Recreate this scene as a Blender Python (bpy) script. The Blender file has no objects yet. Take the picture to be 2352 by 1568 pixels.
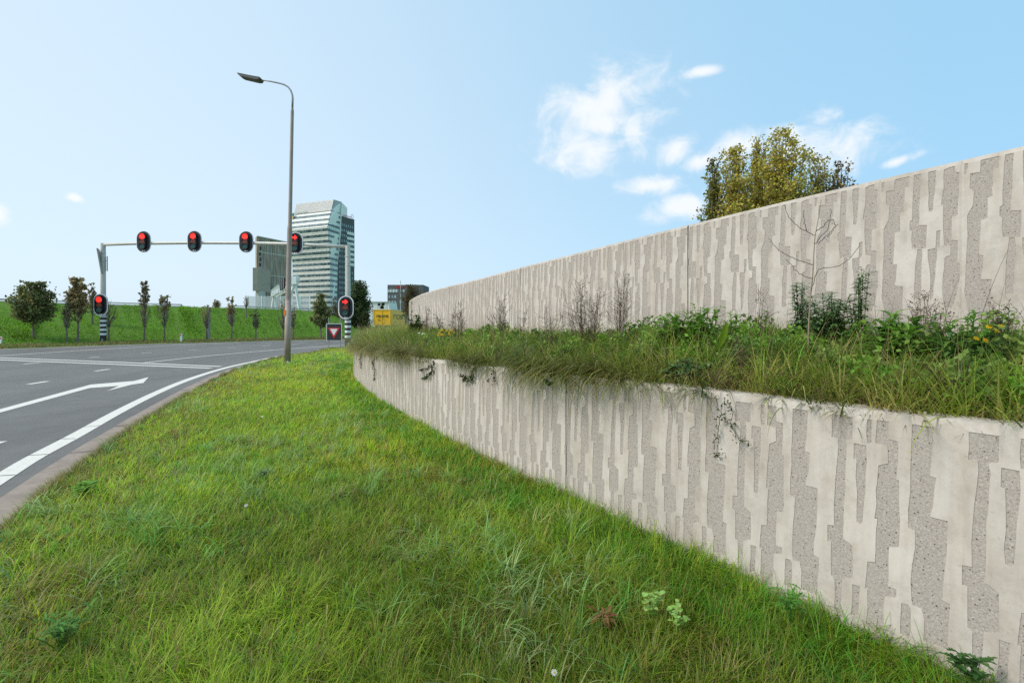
import bpy, math, random
import numpy as np
from mathutils import Vector, Matrix
from mathutils.geometry import delaunay_2d_cdt

scene = bpy.context.scene
COL = scene.collection
RNG = np.random.default_rng(7)
random.seed(7)

# ------------------------------------------------------------------ camera
F, CX, HZ, CH = 1111.0, 1176.0, 735.0, 1.6      # focal (px of a 2352 px wide frame), centre, horizon row, eye height
cam_d = bpy.data.cameras.new("camera")
cam = bpy.data.objects.new("camera", cam_d); COL.objects.link(cam)
cam.location = (0, 0, CH); cam.rotation_euler = (math.radians(90), 0, 0)
cam_d.sensor_width = 36; cam_d.lens = 36 * F / 2352
cam_d.shift_y = -(784 - HZ) / 2352
cam_d.clip_start = 0.05; cam_d.clip_end = 8000
scene.camera = cam


def gp(x, y):
    """ground point seen at pixel x, y"""
    Y = F * CH / (y - HZ)
    return ((x - CX) / F * Y, Y)


def gx(x, Y):
    return (x - CX) / F * Y


def zz(y, Y):
    return CH + (HZ - y) / F * Y


def rad(a):
    return math.radians(a)


# ------------------------------------------------------------------ object helpers
def tag(o, label=None, cat=None, group=None, kind=None):
    if label: o["label"] = label
    if cat: o["category"] = cat
    if group: o["group"] = group
    if kind: o["kind"] = kind
    return o


def empty(name, loc, label, cat, group=None, rz=0.0):
    o = bpy.data.objects.new(name, None); COL.objects.link(o)
    o.location = loc; o.rotation_euler = (0, 0, rz); o.empty_display_size = 0.2
    return tag(o, label, cat, group)


def copy_tree(o, parent=None):
    c = o.copy(); COL.objects.link(c)
    if parent is not None:
        c.parent = parent
    for ch in list(o.children):
        copy_tree(ch, c)
    return c


class MB:
    """collects vertices and faces of one mesh"""
    def __init__(self):
        self.v, self.f, self.c, self.m, self.n = [], [], [], [], 0

    def add(self, v, f, mat=0, col=None):
        v = np.asarray(v, dtype=np.float64).reshape(-1, 3)
        base = self.n
        self.v.append(v); self.n += len(v)
        if isinstance(f, np.ndarray):
            self.f.append((f + base, mat))
        else:
            for k in sorted({len(q) for q in f}):
                arr = np.array([q for q in f if len(q) == k], dtype=np.int64)
                self.f.append((arr + base, mat))
        if col is None:
            col = (1, 1, 1)
        col = np.asarray(col, dtype=np.float64)
        if col.ndim == 1:
            col = np.tile(col, (len(v), 1))
        self.c.append(col)
        return self

    def box(self, c, s, mat=0, rot=None, col=None, taper=1.0):
        hx, hy, hz = s[0] / 2, s[1] / 2, s[2] / 2
        v = np.array([(-hx, -hy, -hz), (hx, -hy, -hz), (hx, hy, -hz), (-hx, hy, -hz),
                      (-hx * taper, -hy * taper, hz), (hx * taper, -hy * taper, hz), (hx * taper, hy * taper, hz), (-hx * taper, hy * taper, hz)])
        if rot is not None:
            v = v @ np.array(rot.to_3x3()).T
        v = v + np.array(c)
        return self.add(v, [(0, 3, 2, 1), (4, 5, 6, 7), (0, 1, 5, 4), (1, 2, 6, 5), (2, 3, 7, 6), (3, 0, 4, 7)], mat, col)

    def tube(self, pts, radii, sides=8, mat=0, col=None, cap=True):
        pts = np.asarray(pts, float)
        n = len(pts)
        radii = np.broadcast_to(np.asarray(radii, float), (n,))
        t = np.gradient(pts, axis=0)
        t /= np.maximum(np.linalg.norm(t, axis=1, keepdims=True), 1e-9)
        ref = np.array([0, 0, 1.0]) if abs(t[0, 2]) < 0.9 else np.array([1.0, 0, 0])
        a = np.cross(t, ref); a /= np.maximum(np.linalg.norm(a, axis=1, keepdims=True), 1e-9)
        b = np.cross(t, a)
        ang = np.arange(sides) / sides * 2 * np.pi
        ring = (np.cos(ang)[None, :, None] * a[:, None, :] + np.sin(ang)[None, :, None] * b[:, None, :]) * radii[:, None, None]
        v = (pts[:, None, :] + ring).reshape(-1, 3)
        i = np.arange(n - 1)[:, None] * sides
        j = np.arange(sides)[None, :]
        k = (j + 1) % sides
        f = np.stack([i + j, i + k, i + sides + k, i + sides + j], -1).reshape(-1, 4)
        self.add(v, f, mat, col)
        if cap:
            self.f.append((np.array([list(range(sides))[::-1]]) + self.n - len(v), mat))
            self.f.append((np.array([list(range((n - 1) * sides, n * sides))]) + self.n - len(v), mat))
        return self

    def prism(self, poly, p0, ax, ay, az, depth, mat=0, col=None):
        """outline poly (2d) placed at p0 with axes ax, ay and given thickness along az"""
        p0, ax, ay, az = (np.asarray(q, float) for q in (p0, ax, ay, az))
        P = np.array([p0 + ax * x + ay * y for x, y in poly])
        n = len(P)
        v = np.concatenate([P, P + az * depth])
        f = [tuple(range(n)), tuple(range(2 * n - 1, n - 1, -1))]
        f += [(i, i + n, (i + 1) % n + n, (i + 1) % n) for i in range(n)]
        return self.add(v, f, mat, col)

    def build(self, name, mats, parent=None, smooth=False, color=False):
        me = bpy.data.meshes.new(name)
        v = np.concatenate(self.v) if self.v else np.zeros((0, 3))
        me.vertices.add(len(v)); me.vertices.foreach_set("co", v.astype(np.float32).ravel())
        idx = np.concatenate([a.ravel() for a, _ in self.f])
        tot = np.concatenate([np.full(len(a), a.shape[1]) for a, _ in self.f])
        mi = np.concatenate([np.full(len(a), m) for a, m in self.f])
        me.loops.add(len(idx)); me.loops.foreach_set("vertex_index", idx.astype(np.int32))
        me.polygons.add(len(tot))
        st = np.concatenate([[0], np.cumsum(tot)[:-1]])
        me.polygons.foreach_set("loop_start", st.astype(np.int32))
        try:
            me.polygons.foreach_set("loop_total", tot.astype(np.int32))
        except Exception:
            pass
        me.polygons.foreach_set("material_index", mi.astype(np.int32))
        me.polygons.foreach_set("use_smooth", np.full(len(tot), smooth))
        if color:
            at = me.color_attributes.new("tint", 'FLOAT_COLOR', 'POINT')
            c = np.concatenate(self.c)
            c4 = np.ones((len(c), 4), np.float32); c4[:, :3] = c
            at.data.foreach_set("color", c4.ravel())
        me.update(calc_edges=True); me.validate()
        for m in (mats if isinstance(mats, (list, tuple)) else [mats]):
            me.materials.append(m)
        o = bpy.data.objects.new(name, me); COL.objects.link(o)
        if parent is not None:
            o.parent = parent
        return o


# ------------------------------------------------------------------ materials
def new_mat(name):
    m = bpy.data.materials.new(name); m.use_nodes = True
    nt = m.node_tree
    return m, nt, nt.nodes["Principled BSDF"]


def noise(nt, scale, detail=4, rough=0.6, coords="Object", stretch=None, dist=0.0):
    tc = nt.nodes.new("ShaderNodeTexCoord")
    n = nt.nodes.new("ShaderNodeTexNoise")
    n.inputs["Scale"].default_value = scale; n.inputs["Detail"].default_value = detail
    n.inputs["Roughness"].default_value = rough; n.inputs["Distortion"].default_value = dist
    if stretch:
        mp = nt.nodes.new("ShaderNodeMapping"); mp.inputs["Scale"].default_value = stretch
        nt.links.new(tc.outputs[coords], mp.inputs[0]); nt.links.new(mp.outputs[0], n.inputs["Vector"])
    else:
        nt.links.new(tc.outputs[coords], n.inputs["Vector"])
    return n.outputs["Fac"]


def ramp(nt, fac, stops):
    r = nt.nodes.new("ShaderNodeValToRGB")
    els = r.color_ramp.elements
    while len(els) < len(stops):
        els.new(0.5)
    for e, (p, c) in zip(els, stops):
        e.position = p; e.color = (*c, 1) if len(c) == 3 else c
    nt.links.new(fac, r.inputs[0])
    return r.outputs[0]


def mix(nt, a, b, fac, mode='MIX'):
    m = nt.nodes.new("ShaderNodeMix"); m.data_type = 'RGBA'; m.blend_type = mode
    for sock, val in ((m.inputs[6], a), (m.inputs[7], b), (m.inputs[0], fac)):
        if isinstance(val, (int, float)):
            sock.default_value = val
        elif isinstance(val, tuple):
            sock.default_value = (*val, 1)
        else:
            nt.links.new(val, sock)
    return m.outputs[2]


def bump(nt, bs, height, strength=0.3, dist=0.01):
    b = nt.nodes.new("ShaderNodeBump")
    b.inputs["Strength"].default_value = strength; b.inputs["Distance"].default_value = dist
    nt.links.new(height, b.inputs["Height"]); nt.links.new(b.outputs[0], bs.inputs["Normal"])


def plain(name, col, rough=0.6, metal=0.0, var=0.15, scale=6.0, bmp=0.0):
    """single coloured stuff with a little uneven wear"""
    m, nt, bs = new_mat(name)
    n = noise(nt, scale, 5)
    lo = tuple(c * (1 - var) for c in col); hi = tuple(min(1, c * (1 + var)) for c in col)
    nt.links.new(ramp(nt, n, [(0.3, lo), (0.7, hi)]), bs.inputs["Base Color"])
    bs.inputs["Roughness"].default_value = rough; bs.inputs["Metallic"].default_value = metal
    if bmp:
        bump(nt, bs, noise(nt, scale * 8, 3), bmp, 0.004)
    return m


def leaf_mat(name, trans=0.3, rough=0.55, spec=0.25):
    m, nt, bs = new_mat(name)
    at = nt.nodes.new("ShaderNodeAttribute"); at.attribute_name = "tint"
    nt.links.new(at.outputs["Color"], bs.inputs["Base Color"])
    bs.inputs["Roughness"].default_value = rough
    bs.inputs["Specular IOR Level"].default_value = spec
    tr = nt.nodes.new("ShaderNodeBsdfTranslucent")
    nt.links.new(at.outputs["Color"], tr.inputs["Color"])
    mx = nt.nodes.new("ShaderNodeMixShader"); mx.inputs[0].default_value = trans
    nt.links.new(bs.outputs[0], mx.inputs[1]); nt.links.new(tr.outputs[0], mx.inputs[2])
    nt.links.new(mx.outputs[0], nt.nodes["Material Output"].inputs[0])
    return m


def mat_smooth_concrete():
    m, nt, bs = new_mat("smooth_concrete")
    a = ramp(nt, noise(nt, 2.2, 6, 0.65), [(0.25, (0.54, 0.475, 0.42)), (0.55, (0.645, 0.575, 0.51)), (0.8, (0.70, 0.63, 0.565))])
    st = ramp(nt, noise(nt, 3.0, 5, 0.6, stretch=(3, 3, 0.35)), [(0.40, (1, 1, 1)), (0.56, (0.90, 0.88, 0.85)), (0.72, (0.74, 0.71, 0.66))])
    c = mix(nt, a, st, 0.85, 'MULTIPLY')
    bl = ramp(nt, noise(nt, 0.9, 7, 0.7, dist=0.6), [(0.3, (1.06, 1.05, 1.04)), (0.5, (1, 1, 1)), (0.72, (0.82, 0.80, 0.77))])
    c = mix(nt, c, bl, 0.9, 'MULTIPLY')
    mo = ramp(nt, noise(nt, 7, 6, 0.75), [(0.36, (0.86, 0.845, 0.82)), (0.52, (1, 1, 1)), (0.7, (1.04, 1.04, 1.04))])
    c = mix(nt, c, mo, 0.9, 'MULTIPLY')
    sp = ramp(nt, noise(nt, 55, 2), [(0.24, (0.5, 0.46, 0.42)), (0.36, (1, 1, 1))])
    c = mix(nt, c, sp, 0.35, 'MULTIPLY')
    nt.links.new(c, bs.inputs["Base Color"]); bs.inputs["Roughness"].default_value = 0.8
    bs.inputs["Specular IOR Level"].default_value = 0.2
    bump(nt, bs, noise(nt, 30, 4), 0.12, 0.003)
    return m


def mat_rough_concrete():
    m, nt, bs = new_mat("exposed_aggregate")
    a = ramp(nt, noise(nt, 110, 4, 0.75), [(0.3, (0.29, 0.24, 0.205)), (0.52, (0.45, 0.39, 0.34)), (0.72, (0.61, 0.54, 0.48))])
    tc = nt.nodes.new("ShaderNodeTexCoord")
    vo = nt.nodes.new("ShaderNodeTexVoronoi"); vo.inputs["Scale"].default_value = 120
    nt.links.new(tc.outputs["Object"], vo.inputs["Vector"])
    sep = nt.nodes.new("ShaderNodeSeparateColor"); nt.links.new(vo.outputs["Color"], sep.inputs[0])
    peb = ramp(nt, sep.outputs[0], [(0.05, (0.10, 0.085, 0.075)), (0.07, (0.45, 0.39, 0.34)), (0.93, (0.45, 0.39, 0.34)), (0.97, (0.6, 0.57, 0.53))])
    inside = ramp(nt, vo.outputs["Distance"], [(0.3, (1, 1, 1)), (0.42, (0, 0, 0))])
    c = mix(nt, a, peb, mix(nt, (0.15, 0.15, 0.15), inside, 0.8))
    big = nt.nodes.new("ShaderNodeTexVoronoi"); big.inputs["Scale"].default_value = 38
    nt.links.new(tc.outputs["Object"], big.inputs["Vector"])
    hole = ramp(nt, big.outputs["Distance"], [(0.10, (0.25, 0.22, 0.2)), (0.16, (1, 1, 1))])
    c = mix(nt, c, hole, 1.0, 'MULTIPLY')
    nt.links.new(c, bs.inputs["Base Color"]); bs.inputs["Roughness"].default_value = 0.9
    bs.inputs["Specular IOR Level"].default_value = 0.15
    bump(nt, bs, noise(nt, 110, 3, 0.7), 0.6, 0.004)
    return m


def mat_asphalt():
    m, nt, bs = new_mat("asphalt")
    g = ramp(nt, noise(nt, 160, 3, 0.8), [(0.28, (0.06, 0.052, 0.045)), (0.5, (0.14, 0.124, 0.108)), (0.74, (0.30, 0.27, 0.24))])
    w = ramp(nt, noise(nt, 0.5, 5, 0.6, stretch=(0.8, 0.22, 1), dist=0.4), [(0.3, (0.70, 0.69, 0.68)), (0.5, (1.0, 0.99, 0.98)), (0.7, (1.2, 1.19, 1.17))])
    w2 = ramp(nt, noise(nt, 3, 5, 0.7), [(0.3, (0.85, 0.85, 0.85)), (0.7, (1.08, 1.08, 1.08))])
    c = mix(nt, mix(nt, g, w, 1.0, 'MULTIPLY'), w2, 1.0, 'MULTIPLY')
    nt.links.new(c, bs.inputs["Base Color"]); bs.inputs["Roughness"].default_value = 0.6
    bs.inputs["Specular IOR Level"].default_value = 0.5
    bump(nt, bs, noise(nt, 160, 3), 0.5, 0.006)
    return m


def mat_marking():
    m, nt, bs = new_mat("road_paint")
    c = ramp(nt, noise(nt, 25, 5, 0.75), [(0.28, (0.42, 0.37, 0.32)), (0.44, (0.74, 0.67, 0.58)), (0.7, (0.84, 0.765, 0.67))])
    nt.links.new(c, bs.inputs["Base Color"]); bs.inputs["Roughness"].default_value = 0.6
    return m


def mat_soil(name, c1, c2, scale=2.0):
    m, nt, bs = new_mat(name)
    a = ramp(nt, noise(nt, scale, 6, 0.7), [(0.3, c1), (0.7, c2)])
    b = ramp(nt, noise(nt, scale * 20, 4, 0.7), [(0.3, (0.55, 0.55, 0.55)), (0.7, (1.25, 1.25, 1.25))])
    nt.links.new(mix(nt, a, b, 1.0, 'MULTIPLY'), bs.inputs["Base Color"])
    bs.inputs["Roughness"].default_value = 0.95; bs.inputs["Specular IOR Level"].default_value = 0.1
    bump(nt, bs, noise(nt, scale * 12, 4), 0.6, 0.04)
    return m


M = dict(
    smooth=mat_smooth_concrete(), rough=mat_rough_concrete(), asphalt=mat_asphalt(), paint=mat_marking(),
    soil=mat_soil("verge_soil", (0.05, 0.085, 0.016), (0.09, 0.115, 0.025), 3.0),
    planter=mat_soil("planter_soil", (0.03, 0.024, 0.014), (0.055, 0.045, 0.022), 3.0),
    field=mat_soil("meadow", (0.08, 0.16, 0.02), (0.13, 0.24, 0.03), 0.25),
    kerb=plain("kerb_concrete", (0.31, 0.235, 0.185), 0.9, 0, 0.22, 4, 0.3),
    joint=plain("joint_sealant", (0.05, 0.048, 0.045), 0.9, 0, 0.2, 10),
    grass=leaf_mat("grass_blades", 0.45, 0.5, 0.3), leaf=leaf_mat("plant_leaves", 0.4, 0.6, 0.2), twig=leaf_mat("dry_stems", 0.0, 0.9, 0.05),
    bark=plain("bark", (0.19, 0.15, 0.115), 0.9, 0, 0.35, 9, 0.4),
    lamp=plain("weathered_galvanised_steel", (0.36, 0.285, 0.235), 0.6, 0.05, 0.12, 3.0, 0.05),
    lamp_dark=plain("lamp_housing", (0.085, 0.08, 0.075), 0.5, 0.1, 0.15, 8),
    galv=plain("pale_painted_steel", (0.58, 0.56, 0.49), 0.5, 0.1, 0.08, 4.0),
    black=plain("matt_black", (0.018, 0.017, 0.02), 0.45, 0, 0.2, 7),
    white=plain("white_paint", (0.78, 0.78, 0.77), 0.5, 0, 0.06, 5),
    post_black=plain("black_band_paint", (0.022, 0.022, 0.024), 0.6, 0, 0.3, 9),
    red=plain("sign_red", (0.58, 0.03, 0.04), 0.45, 0, 0.08, 6),
    orange=plain("orange_sticker", (0.85, 0.22, 0.01), 0.5, 0, 0.05, 6),
    steel=plain("grey_steel", (0.33, 0.32, 0.31), 0.5, 0.4, 0.12, 6),
    wood=plain("grey_post", (0.30, 0.27, 0.25), 0.85, 0, 0.2, 8),
    yellow=plain("trailer_yellow", (0.92, 0.47, 0.008), 0.5, 0, 0.06, 2),
    darkgreen=plain("logo_green", (0.06, 0.09, 0.035), 0.6, 0, 0.1, 4),
    rubber=plain("rubber", (0.02, 0.02, 0.02), 0.8, 0, 0.2, 9),
    panelwhite=plain("white_facade", (0.88, 0.86, 0.79), 0.5, 0, 0.05, 0.2),
    panelgrey=plain("pale_screen", (0.48, 0.48, 0.44), 0.5, 0, 0.08, 0.2),
    mullion=plain("facade_mullion", (0.26, 0.27, 0.26), 0.5, 0.2, 0.1, 1),
    darkfac=plain("dark_brick_facade", (0.11, 0.107, 0.112), 0.8, 0, 0.15, 0.6),
    olivefac=None, barrier=plain("barrier_concrete", (0.45, 0.42, 0.37), 0.85, 0, 0.1, 0.5),
    redletter=plain("red_letters", (0.75, 0.03, 0.04), 0.5, 0, 0.05, 2),
    teal=plain("emblem_teal", (0.0, 0.24, 0.25), 0.5, 0, 0.05, 2), gold=plain("emblem_yellow", (0.85, 0.42, 0.08), 0.5, 0, 0.05, 2),
    brick=plain("brown_cladding", (0.44, 0.35, 0.285), 0.8, 0, 0.12, 0.4),
)


def glow(name, col, strength):
    m, nt, bs = new_mat(name)
    bs.inputs["Base Color"].default_value = (*col, 1)
    bs.inputs["Emission Color"].default_value = (*col, 1); bs.inputs["Emission Strength"].default_value = strength
    return m


M["red_on"] = glow("red_lamp_lit", (1.0, 0.012, 0.008), 2.2)
M["amber_off"] = plain("amber_lens_off", (0.24, 0.042, 0.014), 0.3, 0, 0.15, 9)
M["green_off"] = plain("green_lens_off", (0.02, 0.085, 0.068), 0.3, 0, 0.15, 9)


def mat_glass_band(name, c1, c2):
    m, nt, bs = new_mat(name)
    tc = nt.nodes.new("ShaderNodeTexCoord")
    vo = nt.nodes.new("ShaderNodeTexVoronoi"); vo.inputs["Scale"].default_value = 0.9
    nt.links.new(tc.outputs["Object"], vo.inputs["Vector"])
    sep = nt.nodes.new("ShaderNodeSeparateColor"); nt.links.new(vo.outputs["Color"], sep.inputs[0])
    nt.links.new(ramp(nt, sep.outputs[0], [(0.1, c1), (0.9, c2)]), bs.inputs["Base Color"])
    bs.inputs["Roughness"].default_value = 0.25; bs.inputs["Specular IOR Level"].default_value = 0.4
    return m


M["glass"] = mat_glass_band("tinted_glass", (0.03, 0.06, 0.07), (0.15, 0.22, 0.23))
M["pane"] = mat_glass_band("pale_pane", (0.25, 0.32, 0.35), (0.48, 0.55, 0.57))


def mat_clear_screen():
    m, nt, bs = new_mat("clear_noise_screen")
    nt.links.new(ramp(nt, noise(nt, 0.4, 4), [(0.3, (0.55, 0.58, 0.6)), (0.7, (0.68, 0.70, 0.71))]), bs.inputs["Base Color"])
    bs.inputs["Roughness"].default_value = 0.3
    tr = nt.nodes.new("ShaderNodeBsdfTransparent")
    mx = nt.nodes.new("ShaderNodeMixShader"); mx.inputs[0].default_value = 0.45
    nt.links.new(tr.outputs[0], mx.inputs[1]); nt.links.new(bs.outputs[0], mx.inputs[2])
    nt.links.new(mx.outputs[0], nt.nodes["Material Output"].inputs[0])
    return m


M["screen"] = mat_clear_screen()


def mat_olive():
    m, nt, bs = new_mat("olive_louvre_facade")
    tc = nt.nodes.new("ShaderNodeTexCoord")
    mp = nt.nodes.new("ShaderNodeMapping"); mp.inputs["Scale"].default_value = (1.1, 1.1, 0.05)
    nt.links.new(tc.outputs["Object"], mp.inputs[0])
    n = nt.nodes.new("ShaderNodeTexNoise"); n.inputs["Scale"].default_value = 1.6; n.inputs["Detail"].default_value = 2
    nt.links.new(mp.outputs[0], n.inputs["Vector"])
    a = ramp(nt, n.outputs["Fac"], [(0.38, (0.21, 0.16, 0.12)), (0.5, (0.34, 0.262, 0.20)), (0.64, (0.50, 0.395, 0.31))])
    nt.links.new(a, bs.inputs["Base Color"]); bs.inputs["Roughness"].default_value = 0.7
    return m


M["olivefac"] = mat_olive()

# ------------------------------------------------------------------ the wall's plan curve
def heading(s):
    s = np.asarray(s, float)
    h = np.where(s <= 0, 34.0, 34.0 - 1.13 * s)
    h = np.where(s > 9, 34 - 1.13 * 9 - 2.6 * (s - 9), h)
    return np.radians(np.maximum(h, -55))


_S = np.arange(-8.0, 40.0, 0.02)
_i0 = int(round(8.0 / 0.02))
_h = heading(_S)
_dx, _dy = -np.sin(_h) * 0.02, np.cos(_h) * 0.02
_px = np.concatenate([[0], np.cumsum(_dx)[:-1]]); _py = np.concatenate([[0], np.cumsum(_dy)[:-1]])
P0 = (0.478, 4.28)
_px += P0[0] - _px[_i0]; _py += P0[1] - _py[_i0]
WID = 1.72                                      # planter width between the two walls


def wall_xy(s, off=0.0):
    h = heading(s)
    return np.interp(s, _S, _px) + off * np.cos(h), np.interp(s, _S, _py) + off * np.sin(h)


def _tan_index(off):
    X, Y = wall_xy(_S, off)
    ok = Y > 0.6
    xc = np.where(ok, X / np.maximum(Y, 0.6), 9e9)
    i = int(np.argmin(np.where(_S > 0, xc, 9e9)))
    return i, xc * F + CX, Y


def s_at(x, off):
    """arc length where the offset curve is seen at image column x"""
    i, col, Y = _tan_index(off)
    ok = (Y > 0.6) & (np.arange(len(_S)) <= i)
    c, s = col[ok], _S[ok]
    return np.interp(x, c[::-1], s[::-1])


def top_profile(off, pts):
    """top height along the curve so that the edge runs through the given pixels"""
    pts = sorted(pts)
    i, col, Y = _tan_index(off)
    xs = np.array([p[0] for p in pts], float); ys = np.array([p[1] for p in pts], float)
    ss = np.array([s_at(x, off) for x in xs])
    Yd = wall_xy(ss, off)[1]
    z = CH + (HZ - ys) / F * Yd
    o = np.argsort(ss); ss, z = ss[o], z[o]
    sg = np.linspace(ss[0], ss[-1], 200); zg = np.interp(sg, ss, z)
    for _ in range(2):
        zp = np.pad(zg, 6, mode='reflect', reflect_type='odd'); zg = np.convolve(zp, np.ones(13) / 13, 'valid')
    m0 = (zg[20] - zg[0]) / (sg[20] - sg[0]); m1 = min(0.0, max(-0.06, (zg[-1] - zg[-12]) / (sg[-1] - sg[-12])))
    def f(s):
        s = np.asarray(s, float)
        return np.interp(s, sg, zg) + np.where(s < sg[0], (s - sg[0]) * m0, 0) + np.where(s > sg[-1], (s - sg[-1]) * m1, 0)
    return f


ztop_low = top_profile(0.0, [(2352, 982), (2000, 943), (1730, 909), (1480, 879), (1200, 850), (1100, 839), (1000, 826), (880, 809), (822, 801)])
ztop_up = top_profile(WID, [(2352, 335), (2150, 382), (1963, 425), (1770, 470), (1580, 517), (1400, 562), (1300, 588), (1200, 613), (1100, 641), (1040, 655), (990, 668), (960, 679), (946, 687), (936, 694)])


def soil_z(s, off):
    """planter surface: from just under the lower wall's top up to the upper wall"""
    a = ztop_low(s) - 0.06
    b = np.minimum(ztop_up(s) - 0.75, a + 0.32)
    return a + (b - a) * np.clip(off / WID, 0, 1)


def wall_from_pixel(x, y, off, ztop):
    """pixel -> (s, depth below the top) on the straight part of a wall"""
    h = math.radians(34)
    n = (math.cos(h), math.sin(h)); nd = n[0] * P0[0] + n[1] * P0[1] + off
    dx = (x - CX) / F
    Y = nd / (n[0] * dx + n[1]); X = dx * Y
    s = -(X - P0[0] - off * n[0]) * math.sin(h) + (Y - P0[1] - off * n[1]) * math.cos(h)
    z = CH + (HZ - y) / F * Y
    return s, float(ztop(s)) - z


# form-liner motifs, outlined in an enlarged crop (origin and scale given), one repeat each
UP_CROP = (1930, 500, 3.4075)
UP = [
    [(440, 362), (475, 355), (470, 560), (463, 738), (508, 738), (503, 905), (430, 905), (427, 780), (415, 770), (415, 710), (428, 700), (432, 530)],
    [(457, 909), (480, 909), (484, 950), (478, 1100), (473, 1270), (440, 1270), (443, 1050), (452, 960)],
    [(515, 345), (557, 335), (553, 450), (540, 630), (530, 645), (518, 640)],
    [(557, 785), (580, 778), (575, 895), (562, 908), (560, 980), (552, 1100), (540, 1250), (525, 1280), (522, 1050), (512, 975), (512, 912), (553, 905)],
    [(598, 350), (630, 318), (656, 312), (658, 370), (678, 372), (676, 520), (670, 675), (640, 690), (636, 850), (672, 855), (668, 1005), (680, 1020), (680, 1130), (665, 1240), (640, 1330), (600, 1330), (590, 1200), (592, 1110), (600, 1040), (600, 985), (610, 965), (632, 960), (634, 895), (600, 885), (595, 800), (592, 700), (595, 600), (583, 600), (585, 570), (597, 480)],
    [(706, 305), (725, 300), (718, 385), (706, 388)],
    [(790, 285), (830, 262), (885, 256), (882, 355), (855, 362), (852, 480), (845, 490), (852, 550), (825, 560), (825, 705), (790, 715), (785, 850), (780, 960), (803, 965), (800, 1050), (790, 1130), (845, 1135), (840, 1400), (735, 1400), (725, 1330), (705, 1220), (712, 1080), (718, 900), (720, 680), (750, 610), (755, 510), (733, 490), (735, 385), (787, 380)],
]
UP_PERIOD_PX = ((460, 560), (940, 560))
LO_CROP = (2100, 1140, 2.0103)
LO = [
    [(482, 48), (600, 64), (597, 190), (558, 195), (566, 240), (560, 330), (550, 560), (545, 750), (597, 790), (598, 975), (540, 980), (535, 1080), (530, 1180), (495, 1150), (497, 980), (478, 960), (478, 770), (457, 765), (457, 672), (495, 678), (493, 560), (503, 400), (520, 230), (517, 185), (480, 180)],
    [(607, 212), (676, 226), (680, 320), (662, 560), (655, 660), (640, 670), (622, 655), (625, 500), (622, 310), (605, 300)],
    [(682, 76), (708, 80), (705, 165), (705, 212), (681, 214), (677, 150)],
    [(737, 82), (803, 90), (800, 190), (857, 205), (855, 320), (845, 415), (862, 425), (862, 560), (860, 800), (805, 800), (800, 1020), (847, 1040), (845, 1085), (780, 1080), (775, 1230), (760, 1290), (700, 1280), (675, 1230), (682, 1040), (668, 1030), (683, 880), (725, 885), (730, 720), (740, 640), (722, 635), (730, 480), (738, 430), (745, 340), (800, 325), (797, 235), (735, 215), (728, 210)],
    [(598, 1008), (642, 1022), (635, 1100), (630, 1190), (590, 1185), (598, 1090)],
    [(875, 1115), (912, 1126), (928, 1148), (928, 1270), (918, 1320), (868, 1290)],
    [(935, 105), (1058, 120), (1050, 250), (1035, 395), (1072, 410), (1055, 565), (1035, 628), (1137, 655), (1130, 850), (1105, 1100), (1150, 1125), (1135, 1380), (1000, 1330), (1005, 1210), (990, 1150), (940, 1130), (932, 1100), (935, 900), (952, 710), (915, 690), (912, 600), (925, 480), (928, 300)],
]


def motif(polys, crop, off, ztop):
    out = []
    for p in polys:
        q = []
        for x, y in p:
            X = (crop[0] + x / crop[2]) * 2352 / 2880; Y = (crop[1] + y / crop[2]) * 2352 / 2880
            q.append(wall_from_pixel(X, Y, off, ztop))
        out.append(np.array(q))
    return out


def in_poly(px, py, poly):
    inside = np.zeros(len(px), bool)
    x0, y0 = poly[:, 0], poly[:, 1]
    x1, y1 = np.roll(x0, -1), np.roll(y0, -1)
    for a, b, c, d in zip(x0, y0, x1, y1):
        if b == d:
            continue
        hit = ((b > py) != (d > py)) & (px < (c - a) * (py - b) / (d - b) + a)
        inside ^= hit
    return inside


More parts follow.
